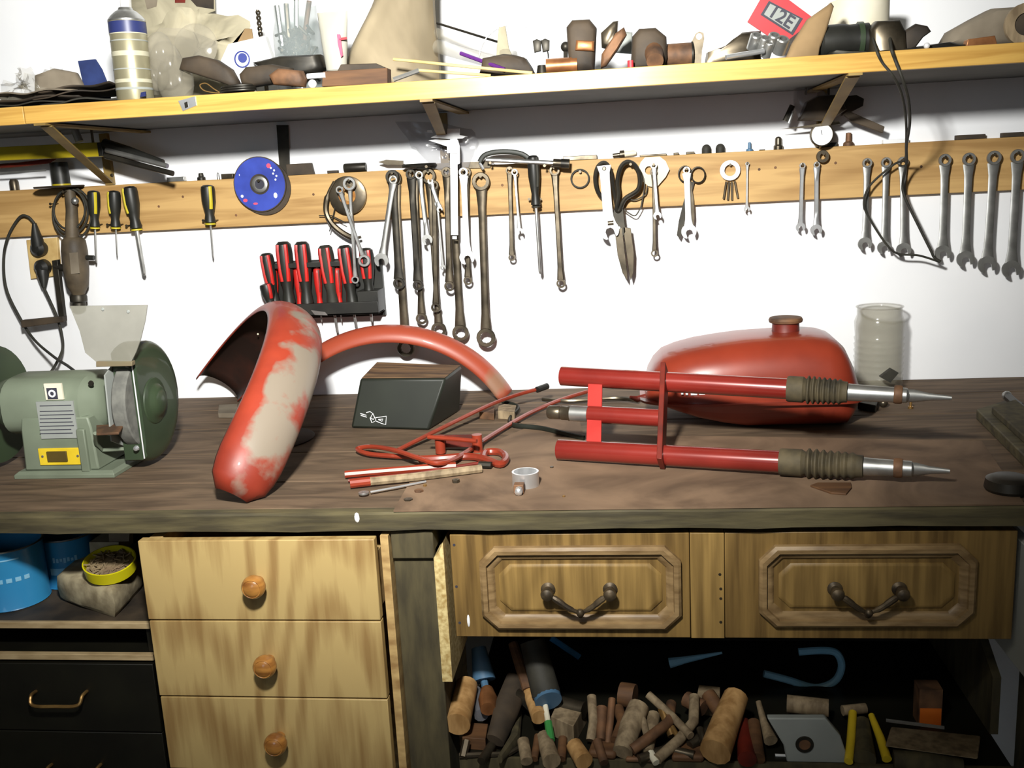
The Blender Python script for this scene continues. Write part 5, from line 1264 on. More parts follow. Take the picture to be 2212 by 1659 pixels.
hide('leather_sheet', 'dusty brown leather sheet curling beneath the blue cloth', 95, 250, -.365, -.27, .022, .032, 4.1, 'leather_dark', .005)
crum('clear_bag', 'small clear plastic bag at the left of the shelf', 'bag', [(0, 235), (5, 185), (45, 172), (48, 145), (70, 148), (105, 190), (100, 235)], -.33, .02, 5, 'clear_plastic')
crum('clear_bag', 'clear wrinkled bag lying behind the grey cloth at left', 'bag', [(50, 225), (60, 160), (120, 148), (150, 155), (175, 170), (180, 225)], -.26, .02, 6, 'clear_plastic')
lum('grey_pouch', 'folded grey cloth on the shelf beside the blue cloth', 'cloth', [(88, 225), (90, 165), (130, 150), (175, 158), (190, 190), (190, 225)], -.28, .03, 'grey_cloth', jit=.001, seed=8)
slab('blue_sandpaper', 'curved dark blue abrasive cloth standing left of the spray can', 'sandpaper', [(170, 132), (208, 128), (222, 150), (238, 190), (242, 225), (190, 225), (182, 185)], -.27, .004, 'blue_cloth')
# spray can
c0 = at(293, 214, -.36); c0.z = SZ; ct = at(272, 30, -.36); ax = (ct-c0).normalized(); Lc = (ct-c0).length
rc = .0315
t = thing('spray_can', 'silver spray can with dark blue top band leaning left on the shelf', 'spray can', c0)
hb = (at(278, 48, -.36)-c0).length
ob('can_body', M().lathe([(0, 0), (rc*.97, 0), (rc, .003), (rc, hb), (rc*.98, hb+.001), (0, hb+.001)], c0, ax, 32), 'spray_silver', t)
ob('shoulder', M().lathe([(0, hb), (rc*1.02, hb), (rc*1.02, hb+.003), (rc*.85, hb+.010), (rc*.6, hb+.017), (rc*.42, hb+.020), (.0115, hb+.024), (0, hb+.024)], c0, ax, 32), 'steel', t)
ob('valve', M().lathe([(0, hb+.022), (.0075, hb+.022), (.0075, hb+.034), (.005, hb+.042), (0, hb+.042)], c0, ax, 16), 'white_plastic', t)
ob('straw', M().tube([c0+ax*(hb+.02)+V((.010, 0, 0)), c0+ax*(hb+.12)+V((.016, 0, 0))], .002, 6), 'clear_plastic', t)
ob('blue_band', M().lathe_loop([(rc, hb-.020), (rc+.0005, hb-.020), (rc+.0005, hb-.001), (rc, hb-.001)], c0, ax, 32), 'spray_blue', t)
for k, (z, h) in enumerate(((.018, .004), (.030, .006), (.052, .002), (.075, .008), (.100, .002), (.112, .003))):
    ob('label_band', M().lathe_loop([(rc, z), (rc+.0004, z), (rc+.0004, z+h), (rc, z+h)], c0, ax, 32), 'label_pale' if k % 2 else 'label_grey', t)
p = at(311, 210, -.395); ob('mark', M().wp([(304, 210), (306, 200), (316, 198), (316, 208)], -.391, .003), 'spray_blue', t)
# clear blister shapes
t = thing('plastic_blister', 'moulded clear plastic blister lobes standing right of the spray can', 'blister', at(365, 190, -.33))
for (x, y, r) in ((338, 112, .030), (352, 140, .036), (372, 176, .040), (332, 160, .026)):
    ob('lobe', M().ball(at(x+7, y, -.34), r, 18, sz=1.15, sx=.85, sy=.6), 'clear_plastic', t)
ob('disc_lid', M().lathe([(0, 0), (.038, 0), (.040, .004), (.030, .010), (0, .012)], at(425, 100, -.28), (.1, -1, .1), 30), 'clear_plastic', t)
ob('backing', cl(M().wp([(320, 90), (345, 60), (400, 62), (470, 90), (465, 140), (400, 205), (330, 205)], -.25, .002)), 'clear_plastic', t)
slab('printed_card', 'tall printed picture card standing at the back of the shelf behind the blister', 'card', [(282, -40), (464, -40), (466, 24), (420, 40), (480, 240), (300, 240)], -.10, .003, 'paper')
b_ = bpy.data.objects['printed_card']
ob('print_area', M().wp([(305, -30), (345, -30), (338, 14), (318, 20)], -.1035, .0006), 'grey_cloth', b_)
ob('print_area', M().wp([(385, -30), (462, -30), (462, 20), (425, 14)], -.1035, .0006), 'leather_dark', b_)
ob('print_mark', M().wp([(378, -8), (401, -8), (400, 6), (378, 6)], -.1045, .0006), 'red_dark', b_)
crum('paper_bag', 'large crumpled pale paper behind the clear blister and white card', 'paper', [(310, 240), (330, 60), (400, 12), (440, 30), (545, 45), (530, 110), (500, 240)], -.17, .02, 9, 'paper')
lum('saddle_pad', 'smooth dark brown oval pad leaning beside the clear blister', 'pad', [(398, 152), (405, 128), (440, 122), (480, 132), (510, 152), (525, 180), (520, 192), (480, 178), (440, 165)], -.34, .03, 'leather_dark')
solo('wire_clip', 'thin brass wire loop on the shelf front beneath the oval pad', 'clip', M().tube(spline([at(x, y, -.375) for x, y in ((432, 184), (445, 180), (462, 192), (474, 200), (460, 200), (440, 195))], 5, True), .0011, 6, loop=True), 'brass_dull')
t = thing('white_carton', 'white carton with round dark blue emblem leaning on the shelf', 'carton', at(545, 150, -.30))
ob('carton_face', cl(M().wp([(478, 150), (502, 98), (580, 80), (594, 124), (598, 160), (520, 185)], -.27, .02)), 'white_plastic', t, bevel=.001)
c = at(523, 128, -.2915)
ob('emblem_ring', M().ring(c, (0, 1, 0), .0125, .0150, .0012), 'ink_blue', t); ob('emblem_centre', M().lathe([(0, 0), (.0085, 0), (.0085, .0007), (0, .0007)], at(524, 125, -.2915), (0, -1, 0), 20), 'ink_blue', t)
slab('carton_flap', 'brown cardboard wedge standing between the pale paper and white carton', 'cardboard', [(478, 135), (530, 62), (545, 62), (548, 85), (500, 100), (490, 140)], -.25, .004, 'cardboard')
# drill bit
t = thing('drill_bit', 'twisted dark drill bit standing upright behind the white carton', 'drill bit', at(563, 60, -.22))
A = at(566, 90, -.22); A.z = SZ; B_ = at(557, 22, -.22); hx = []
N = 60; ax = (B_-A).normalized(); u_ = ax.cross(V((0, 1, 0))).normalized(); w_ = ax.cross(u_)
ob('shank', M().tube([A, A.lerp(B_, .55)], .004, 8), 'dark_steel', t)
for s in (0, math.pi):
    hx = [A.lerp(B_, .5+.5*k/N)+(u_*math.cos(k*.45+s)+w_*math.sin(k*.45+s))*.0028 for k in range(N+1)]
    ob('flute', M().tube(hx, .0022, 6), 'dark_steel', t)
# dark pads
lum('brake_shoe', 'dark rounded pad lying in front of the white carton', 'pad', [(530, 165), (545, 148), (600, 142), (640, 150), (640, 178), (560, 190), (535, 185)], -.33, .04, 'leather_dark')
lum('dark_tray', 'wide dark tray under the glass jar', 'tray', [(560, 140), (620, 126), (705, 122), (715, 150), (700, 165), (600, 168)], -.27, .05, 'black_steel')
lum('brown_wedge', 'brown grooved wedge at the shelf front below the glass jar', 'wedge', [(590, 165), (610, 150), (660, 155), (668, 172), (665, 190), (600, 185)], -.37, .03, 'rusty')
solo('steel_cable_coil', 'coil of dark cable on the shelf front below the white carton', 'coil', cl(M().tube([V((at(515, 185, -.36).x+.03*math.cos(a), -.36+.02*math.sin(a), SZ+.003+a*.0006)) for a in [k*.4 for k in range(48)]], .0022, 6)), 'black_steel')
solo('white_pin', 'short white cylinder lying left of the brown block', 'pin', M().tube([at(664, 165, -.38), at(703, 162, -.38)], .0045, 10), 'white_plastic')
c = at(675, 182, -.385); solo('white_ball', 'small white ball at the shelf front left of the brown block', 'ball', M().ball((c.x, c.y, SZ+.0075), .0075), 'white_plastic')
# glass jar of bits
gc = at(648, 130, -.20); gc.z = SZ; gc.y = -.20
t = thing('glass_jar', 'glass jar full of bolts standing on the shelf left of the white tube', 'jar', gc)
ob('jar_body', M().lathe_loop([(.040, 0), (.048, .004), (.049, .12), (.042, .14), (.042, .17), (.040, .17), (.040, .14), (.046, .118), (.045, .006), (.001, .005), (.001, 0)], gc, (0, 0, 1), 28), 'glass_jar', t, sharp=60)
m = M(); rr = random.Random(2)
for k in range(150):
    a = rr.uniform(0, 6.28); q = rr.uniform(0, .036); p0 = gc+V((q*math.cos(a), q*math.sin(a), rr.uniform(.03, .125))); d_ = V((rr.uniform(-1, 1), rr.uniform(-1, 1), rr.uniform(-1, 1.5))).normalized()*.010
    m.tube([p0-d_, p0+d_], .0028, 6)
s_ = ob('bolts', m, 'dark_steel', t); s_['kind'] = 'stuff'
for k, (x0, y0, x1, y1, mt_) in enumerate(((610, 100, 598, 12, 'steel'), (625, 100, 618, 8, 'dark_steel'), (655, 100, 668, 2, 'rusty'), (640, 90, 640, -4, 'steel'))):
    ob('long_bit', M().tube([at(x0, y0, -.2), at(x1, y1, -.2)], .005, 8), mt_, t)
# white tube of glue
t = thing('glue_tube', 'white squeeze tube with red print and orange cap standing upside down', 'tube', at(725, 150, -.31))
rings = []
for z_, wx, wy in ((0, .012, .012), (.006, .018, .018), (.05, .023, .017), (.09, .0265, .008), (.105, .0275, .002)):
    cx_ = at(727, 150, -.31).x; zz0 = at(725, 160, -.31).z
    rings.append([V((cx_+.01*z_+wx*math.cos(2*math.pi*k/20), -.31+wy*math.sin(2*math.pi*k/20), zz0+z_)) for k in range(20)])
ob('tube_body', M().loft(rings), 'tube_white', t)
cx_ = at(727, 150, -.31).x; zz0 = at(725, 160, -.31).z
ob('cap', M().lathe([(0, 0), (.009, 0), (.0105, zz0-SZ), (0, zz0-SZ)], (cx_, -.31, SZ), (0, 0, 1), 14), 'orange', t)
ob('print_stripe', M().wp([(728, 74), (735, 74), (741, 120), (737, 124), (730, 96)], -.330, .0012), 'pink', t)
ob('print_bar', M().wp([(733, 82), (749, 80), (750, 85), (734, 87)], -.330, .0012), 'sign_red', t)
# tan sack
crum_pts = [(738, 180), (745, 120), (770, 60), (800, 10), (820, -60), (948, -60), (946, 60), (944, 180)]
m = M(); rings = []; rr = random.Random(21)
a0, a1 = at(738, 150, -.2).x, at(946, 150, -.2).x
for i in range(15):
    q = i/14; z = SZ+q*.27
    xl = a0+.105*q-.012*math.sin(q*7); xr_ = a1+.002*math.sin(q*9)
    cx_ = (xl+xr_)/2; hw = (xr_-xl)/2; ring_ = []
    for k in range(40):
        a = 2*math.pi*k/40; f = 1+.06*math.sin(a*5+q*4)+.05*math.sin(a*9-q*7)
        ring_.append(V((cx_+hw*math.copysign(abs(math.cos(a))**.7, math.cos(a)), -.20+.055*math.sin(a)*f*(1-.2*q)+(.045*max(0, math.cos(a)-.25) if math.sin(a) < 0 else 0), z)))
    rings.append(ring_)
solo('tan_sack', 'tall creased tan paper sack standing in the middle of the shelf', 'sack', M().loft(rings), 'tan_cloth', sharp=60)
slab('brown_block', 'dark brown wooden block at the shelf front below the tan sack', 'block', [(706, 190), (708, 158), (845, 150), (846, 186)], -.35, .03, 'wood_dark')
slab('sanding_block', 'dark rounded block lying on top of the brown wooden block', 'block', [(735, 160), (745, 142), (820, 140), (838, 148), (836, 158)], -.335, .025, 'leather_dark')
def stick(name, label, a, b, Ya, Yb, r, material, cat='stick', n=8):
    A, B_ = at(*a, Ya), at(*b, Yb); A.z = max(A.z, SZ+r); B_.z = max(B_.z, SZ+r)
    return solo(name, label, cat, M().tube([A, B_], r, n), material)
stick('wood_stick', 'long thin pale wooden stick pointing down right above the shelf edge', (850, 128), (1150, 162), -.33, -.38, .0026, 'wood_stick')
stick('wood_stick', 'second pale stick lying lower along the shelf edge', (905, 152), (1060, 164), -.38, -.385, .0024, 'wood_stick')
stick('aluminium_strip', 'silvery bent strip beneath the two wooden sticks', (850, 172), (905, 152), -.385, -.38, .004, 'steel', 'strip')
stick('purple_pen', 'purple pencil leaning on the clutter behind the sticks', (995, 115), (1090, 150), -.30, -.34, .0035, 'purple', 'pencil')
stick('dark_rod', 'dark slim rod sloping down from the tan sack', (944, 50), (1080, 92), -.15, -.25, .0022, 'black_steel', 'rod')
stick('clear_tube', 'clear plastic tube sloping down from the tan sack', (944, 72), (1110, 122), -.18, -.27, .010, 'clear_plastic', 'tube', 14)
stick('clear_tube', 'wider clear plastic tube lying beneath the first', (944, 100), (1090, 140), -.22, -.30, .012, 'clear_plastic', 'tube', 14)
c = at(1110, 118, -.24)
solo('wire_hoop', 'large thin wire hoop standing up from the shelf clutter', 'hoop', cl(M().tube([at(1110+75*math.cos(a), 128+75*math.sin(a), -.24) for a in [math.pi*(1+k/24) for k in range(25)]], .0013, 6)), 'steel')
slab('white_wedge', 'narrow pale plastic wedge standing inside the wire hoop', 'wedge', [(1078, 60), (1092, 56), (1100, 105), (1120, 150), (1070, 160), (1074, 105)], -.26, .006, 'paper')
lum('grey_lump', 'dull clump of parts lying at the foot of the wire hoop', 'parts', [(1040, 165), (1045, 130), (1090, 118), (1140, 128), (1160, 165)], -.30, .03, 'leather_dark', jit=.002, seed=31)
t = thing('wing_nut', 'dark wing nut standing left of the copper pipe piece', 'wing nut', at(1168, 120, -.30))
ob('core', M().lathe([(0, 0), (.012, 0), (.008, .022), (0, .022)], V((at(1170, 120, -.3).x, -.3, SZ)), (0, 0, 1), 12), 'black_steel', t)
for s, q in ((-1, (1160, 95)), (1, (1178, 94))): ob('wing', M().lump([(q[0]-9, q[1]-6), (q[0], q[1]-10), (q[0]+10, q[1]-6), (q[0]+9, q[1]+16), (q[0]-5, q[1]+20)], -.295, .008), 'black_steel', t)
t = thing('copper_fitting', 'short copper pipe fitting lying at the shelf front', 'fitting', at(1210, 140, -.37))
A = at(1180, 138, -.37); B_ = at(1246, 138, -.37); A.z = B_.z = SZ+.0125
ob('pipe', M().tube([A, B_], .0125, 18), 'copper', t); ob('collar', M().tube([A.lerp(B_, .8), A.lerp(B_, 1.02)], .0140, 18), 'copper', t)
solo('ball_stud', 'small dark knob on a stem behind the copper fitting', 'knob', cl(M().ball(at(1222, 101, -.30), .009).tube([at(1222, 108, -.30), at(1222, 160, -.30)], .004, 8)), 'black_steel')
lum('carburettor', 'boxy dark carburettor body standing right of the copper fitting', 'carburettor', [(1232, 160), (1226, 65), (1238, 50), (1275, 48), (1290, 66), (1288, 105), (1285, 160)], -.33, .05, 'leather_dark')
b_ = bpy.data.objects['carburettor']; lum('float_bowl', '', '', [(1243, 110), (1245, 88), (1284, 90), (1284, 112)], -.375, .012, 'copper', parent=b_)
lum('cast_lever', 'brown cast lever leaning right of the carburettor', 'lever', [(1298, 150), (1300, 120), (1330, 75), (1348, 62), (1354, 78), (1335, 110), (1310, 145)], -.34, .03, 'rusty')
lum('cast_clamp', 'dark cast clamp leaning behind the brown lever', 'clamp', [(1298, 75), (1325, 50), (1336, 48), (1334, 75), (1315, 110), (1300, 105)], -.30, .03, 'dark_steel')
lum('pale_funnel', 'pale blue grey plastic piece between the dark cast parts', 'plastic piece', [(1330, 115), (1345, 70), (1366, 72), (1366, 118)], -.24, .02, 'label_grey')
lum('rubber_manifold', 'rounded dark rubber manifold in the middle of the cast parts', 'manifold', [(1362, 160), (1365, 85), (1380, 68), (1415, 66), (1438, 85), (1440, 130), (1430, 160)], -.32, .05, 'leather_dark')
b_ = bpy.data.objects['rubber_manifold']; ob('outlet', M().tube([at(1412, 110, -.36), at(1415, 132, -.395)], [.016, .014], 16), 'rusty', b_)
solo('red_stopper', 'tiny red cap at the shelf front below the rubber manifold', 'cap', M().lathe([(0, 0), (.005, 0), (.005, .012), (0, .012)], (at(1362, 138, -.385).x, -.385, SZ), (0, 0, 1), 10), 'sign_red')
t = thing('ignition_coil', 'brown wound ignition coil with a drilled lug on its right', 'coil', at(1470, 115, -.33))
A = at(1436, 114, -.33); B_ = at(1496, 110, -.33); A.z = B_.z = SZ+.021
ob('winding', M().tube([A, B_], .0195, 20), 'rusty', t)
for f in (.02, .98): ob('flange', M().tube([A.lerp(B_, f-.03), A.lerp(B_, f+.03)], .0210, 20), 'black_steel', t)
lug = [at(x, y, -.33) for x, y in ((1488, 135), (1490, 98), (1502, 74), (1510, 69), (1519, 72), (1521, 84), (1516, 110), (1514, 140))]
ob('lug', cl(M().prism(lug, (0, -.006, 0))), 'dark_steel', t); ob('lug_hole', M().lathe([(0, 0), (.0050, 0), (.0050, .0005), (0, .0005)], at(1510, 79, -.336), (0, -1, 0), 12), 'plaster', t)
lum('grey_rag', 'low heap of dull metal scraps right of the ignition coil', 'scraps', [(1520, 145), (1525, 118), (1560, 105), (1600, 75), (1640, 72), (1640, 130)], -.26, .03, 'dark_steel', jit=.002, seed=41)
stick('ratchet', 'curved chrome ratchet handle at the shelf front', (1568, 124), (1650, 110), -.385, -.37, .0042, 'chrome', 'ratchet', 10)
GS2 = 'chrome sockets heaped on the shelf'
for k, (x, y, r, l) in enumerate(((1622, 92, .010, 'chrome socket at the left of the heap below the red sign'), (1640, 98, .009, 'second chrome socket of the heap below the red sign'), (1660, 92, .010, 'middle chrome socket below the number on the red sign'), (1678, 100, .011, 'bright chrome socket against the cardboard cone'), (1650, 112, .008, 'small chrome socket lowest in the heap'))):
    c = at(x, y, -.33); A = V((c.x, -.35, max(SZ+r, c.z)-.012)); A.z = max(A.z, SZ+r)
    solo('chrome_socket', l, 'socket', M().lathe_loop([(r*.6, 0), (r, 0), (r, .024), (r*.85, .026), (r*.6, .026)], A, (.2, -.6, .75), 16), 'steel', GS2)
# red sign
t = thing('number_sign', 'tilted red plate with grey panel reading 12E standing on the shelf', 'sign', at(1680, 45, -.24))
sp = [at(*q, -.235) for q in ((1646, -8), (1614, 48), (1688, 98), (1760, 42), (1690, -10))]
ob('plate', cl(M().prism(sp, (0, -.003, 0))), 'sign_red', t)
pp = [at(*q, -.2385) for q in ((1661, 2), (1643, 32), (1712, 76), (1734, 40))]
ob('grey_panel', M().prism(pp, (0, -.0008, 0)), 'ink_dark', t)
pp = [at(*q, -.2395) for q in ((1664, 8), (1650, 31), (1709, 69), (1727, 40))]
ob('pale_panel', M().prism(pp, (0, -.0006, 0)), 'label_grey', t)
xd = pp[2]-pp[1]; yd = pp[0]-pp[1]
cc = sum(pp, V())/4+V((0, -.0012, 0))
text('lettering', '12E', .031, 'ink_dark', t, frame(cc, xd, yd), .0003)
ob('support', M().tube([V((at(1650, 80, -.235).x, -.233, SZ)), at(1660, 70, -.232)], .003, 6), 'dark_steel', t)
# cardboard cone
c = at(1745, 95, -.32)
lum('cardboard_cone', 'dusty folded cardboard piece pointing up right beside the red sign', 'cardboard', [(1690, 140), (1705, 100), (1740, 45), (1790, 10), (1796, 18), (1780, 70), (1765, 110), (1760, 140)], -.33, .03, 'cardboard')
t = thing('angle_grinder', 'black angle grinder lying on the shelf with its cord hanging down', 'angle grinder', at(1850, 85, -.33))
A = at(1765, 88, -.33); B_ = at(1880, 84, -.33)
A.z = B_.z = SZ+.027; l = (B_-A).length
ob('motor_body', M().lathe([(0, -.004), (.018, -.002), (.0265, .008), (.027, .04), (.025, l*.6), (.026, l*.95), (.020, l), (0, l)], A, (1, 0, 0), 20), 'black_plastic', t)
lum('gear_head', '', '', [(1868, 130), (1866, 70), (1880, 52), (1930, 50), (1942, 75), (1945, 125)], -.32, .05, 'dark_steel', parent=t)
lum('gearbox_cover', '', '', [(1935, 120), (1938, 75), (1970, 55), (1995, 60), (2003, 72), (1985, 85), (1960, 118)], -.33, .03, 'leather_dark', parent=t)
ob('vent_band', M().lathe([(0, 0), (.0285, 0), (.0285, .008), (0, .008)], A.lerp(B_, .75), (1, 0, 0), 20), 'guard_green', t)
c = at(1855, 30, -.2); solo('tape_roll', 'pale white roll standing behind the angle grinder', 'roll', cl(M().lathe([(0, -.15), (.052, -.15), (.052, .006), (.045, .008), (0, .008)], at(1855, 10, -.18), (0, 0, 1), 30)), 'cream')
lum('scrap_heap', 'low dark heap of oily scraps at the shelf front under the angle grinder', 'scraps', [(1770, 130), (1790, 112), (1860, 118), (1960, 105), (2050, 92), (2080, 100), (2090, 118)], -.35, .02, 'black_steel', jit=.0015, seed=51)
lum('canvas_cloth', 'grey brown canvas heaped at the right end of the shelf', 'cloth', [(2010, 110), (2030, 76), (2080, 48), (2115, 30), (2180, 26), (2240, 25), (2240, 110)], -.22, .08, 'grey_cloth')
t = thing('cable_reel', 'round wooden reel cut by the right photo edge on the shelf', 'reel', at(2205, 80, -.32))
c = at(2212, 78, -.33); c.z = SZ+.0335
ob('side_disc', M().lathe_loop([(.018, 0), (.0330, 0), (.0330, .008), (.018, .008)], c, (0, -1, 0), 30), 'wood_grey', t)
ob('core', M().lathe([(0, -.01), (.018, -.01), (.018, .004), (0, .004)], c, (0, -1, 0), 24), 'leather_dark', t)
slab('red_wedge', 'dull orange red piece lying left of the wooden reel', 'wedge', [(2078, 105), (2082, 88), (2140, 80), (2145, 100)], -.35, .02, 'copper')
c = at(2002, 100, -.385); solo('silver_bead', 'tiny bright bead at the shelf front right of the angle grinder', 'bead', M().ball((c.x, c.y, SZ+.005), .005), 'bright_steel')

# ================================================================ the tool pile on the low shelf
TB = TZ
def tl(name, label, pts, r, material, h=.0, cat=None, n=10, flat=1, hs=None):
    P = []
    rmax = max(r) if isinstance(r, (list, tuple)) else r
    for p in pts: P.append(on(p[0], p[1], TB+(p[2] if len(p) > 2 else rmax+h)))
    return solo(name, label, cat or name.split('_')[-1], M().tube(P, r, n, flat=flat), material)
tl('mallet', 'fat pale wooden handle end at the left of the tool pile', [(1008, 1480, .06), (988, 1565, .045)], [.018, .020], 'wood_grip', cat='handle', n=16)
t = thing('chisel', 'chisel with shiny orange wooden handle behind the pale fat handle', 'chisel', on(1055, 1510, TB+.04))
ob('handle', M().tube([on(1052, 1490, TB+.055), on(1054, 1512, TB+.050), on(1054, 1532, TB+.047)], [.010, .0155, .012], 14), 'copper', t)
ob('blade', M().tube([on(1050, 1492, TB+.055), on(1040, 1440, TB+.07)], .006, 8), 'dull_blue', t)
tl('glass_bottle', 'dull clear bottle lying between the pale handle and the orange chisel', [(1028, 1490, .04), (1040, 1545, .03)], [.008, .012], 'grey_film', cat='bottle')
tl('dark_bottle', 'dark blue grey bottle standing at the back left of the pile', [(1034, 1400, .10), (1046, 1470, .06)], [.012, .019], 'dull_blue', cat='bottle', n=16)
tl('blue_pump', 'long dark tube with pale blue collar leaning into the pile', [(1150, 1385, .13), (1180, 1500, .06)], [.020, .023], 'black_rubber', cat='pump', n=18)
b_ = bpy.data.objects['blue_pump']; a = on(1180, 1498, TB+.061); ob('collar', M().tube([a, on(1185, 1515, TB+.055)], .0215, 18), 'dull_blue', b_)
tl('wood_lever', 'brown wooden lever rising left of the dark pump', [(1108, 1390, .10), (1140, 1490, .05)], [.008, .010], 'wood_dark', cat='lever')
tl('small_hammer', 'tan hammer handle stub pointing at the green stick', [(1142, 1492, .045), (1165, 1550, .035)], [.0105, .0125], 'wood_grip', cat='handle', n=14)
t_ = tl('green_stick', 'thin rod with pale shaft and green painted end', [(1176, 1512, .05), (1184, 1560, .035)], [.004, .0045], 'cream', cat='stick')
ob('green_end', M().tube([on(1184, 1560, TB+.035), on(1190, 1600, TB+.022)], [.006, .0065], 10), 'tool_green', t_)
tl('leather_mallet', 'dark flat club shaped mallet lying across the left of the pile', [(1118, 1470, .055), (1095, 1530, .04), (1070, 1600, .022)], [.020, .021, .015], 'leather_dark', cat='mallet', n=14, flat=.6)
tl('curved_scraper', 'dark curved scraper handle left of the hammer head block', [(1120, 1540, .01), (1112, 1600, .01), (1080, 1640, .01)], [.010, .014, .007], 'leg_wood', cat='scraper', flat=.6)
t = thing('angle_iron', 'rusty angle iron lying along the front left of the pile', 'angle iron', on(1040, 1640, TB))
ob('flange', M().tube([on(992, 1632, TB+.006), on(1100, 1628, TB+.006), on(1120, 1615, TB+.006)], .004, 6), 'dark_steel', t)
ob('upright', M().tube([on(1008, 1600, TB+.02), on(1000, 1636, TB+.005)], .006, 6), 'dark_steel', t)
def blockp(name, label, pts, h, material, cat='block', z=0, bevel=.001):
    return solo(name, label, cat, M().prism([on(x, y, TB+z) for x, y in pts], (0, 0, h)), material, bevel=bevel)
blockp('hammer', 'square faced iron hammer head in the middle left of the pile', [(1192, 1590), (1240, 1612), (1268, 1560), (1212, 1545)], .034, 'wood_grey', 'hammer')
blockp('wood_wedge', 'worn wooden wedge at the left front of the pile', [(1000, 1618), (1050, 1622), (1056, 1588), (1010, 1585)], .02, 'wood_dark')
G = 'worn rods and handles heaped on the low shelf'
rods_ = [('tong_arm', 'upright rusty tong arm right of the hammer head', [(1278, 1505, .05), (1282, 1560, .03), (1276, 1600, .012)], .0065, 'wood_grey'),
    ('thin_file', 'thin dark file standing third from the hammer head', [(1322, 1510, .05), (1318, 1560, .03), (1312, 1610, .008)], .005, 'rusty'),
    ('broad_rasp', 'broad brown rasp leaning in the centre of the pile', [(1380, 1525, .045), (1362, 1570, .03), (1345, 1625, .014)], [.014, .015, .013], 'wood_grey'),
    ('square_bar', 'slim grey bar leaning left in the centre of the pile', [(1375, 1520, .05), (1390, 1560, .035), (1402, 1605, .02)], .0048, 'wood_grey'),
    ('cross_rod', 'long pale rod crossing the pile down to the right', [(1400, 1500, .06), (1450, 1545, .04), (1492, 1590, .03)], .0055, 'wood_grey'),
    ('bent_tongs', 'curved rusty tongs bowing below the crossing rod', [(1450, 1520, .04), (1445, 1560, .035), (1400, 1595, .03), (1365, 1620, .02)], .007, 'rusty'),
    ('upright_strap', 'upright brown strap in front of the far right tongs', [(1500, 1505, .05), (1498, 1560, .035), (1465, 1600, .02), (1420, 1640, .010)], .0070, 'wood_grey'),
    ('yellow_pencil', 'short mustard yellow stick below the crossing rod', [(1452, 1570, .03), (1470, 1602, .02)], .0035, 'brass_dull'),
    ('tan_peg', 'flat pale tan peg near the front centre of the pile', [(1240, 1610, .014), (1262, 1645, .010)], [.011, .012], 'wood_grip'),
    ('split_dowel', 'split wooden handle standing at the front below the green stick', [(1175, 1590, .02), (1192, 1645, .012)], [.010, .012], 'wood_grey'),
    ('narrow_slat', 'narrow wooden slat left of the split handle', [(1162, 1590, .02), (1154, 1640, .008)], .005, 'wood_dark'),
    ('second_slat', 'narrow slat right of the split handle', [(1216, 1595, .02), (1212, 1640, .008)], .006, 'wood_dark'),
    ('dark_spike', 'dark spike beside the tan peg', [(1290, 1600, .02), (1305, 1648, .006)], .006, 'rusty'),
    ('wooden_club', 'fattest tan wooden club handle pointing out of the pile', [(1590, 1505, .055), (1568, 1560, .040), (1545, 1625, .026)], [.0165, .0185, .0200], 'wood_grip'),
    ('brass_hook', 'small curved clamp left of the fattest club handle', [(1512, 1575, .03), (1518, 1600, .025), (1540, 1600, .022)], .005, 'dark_steel'),
    ('old_screwdriver', 'dull red screwdriver handle right of the fattest club handle', [(1607, 1560, .025), (1610, 1600, .018), (1614, 1640, .014)], [.008, .011, .012], 'red_dark'),
    ('paint_brush', 'thin tan brush handle left of the grey plate with hole', [(1638, 1515, .05), (1650, 1560, .03), (1665, 1600, .02)], [.0035, .005, .009], 'wood_grey'),
    ('yellow_stick', 'straight yellow pencil right of the grey plate with hole', [(1842, 1540, .03), (1838, 1600, .02), (1833, 1645, .010)], .0055, 'plate_yellow'),
    ('mustard_stick', 'slanting yellow pencil left of the grey metal casting', [(1882, 1545, .03), (1902, 1595, .02), (1916, 1640, .010)], [.004, .0055, .006], 'plate_yellow'),
    ('brown_dowel', 'dark brown dowel lying right behind the upright strap', [(1530, 1500, .045), (1560, 1545, .03)], .010, 'wood_dark'),
    ('small_dowel', 'small curved light dowel below the round scraps', [(1405, 1625, .012), (1418, 1648, .006)], .005, 'cream')]
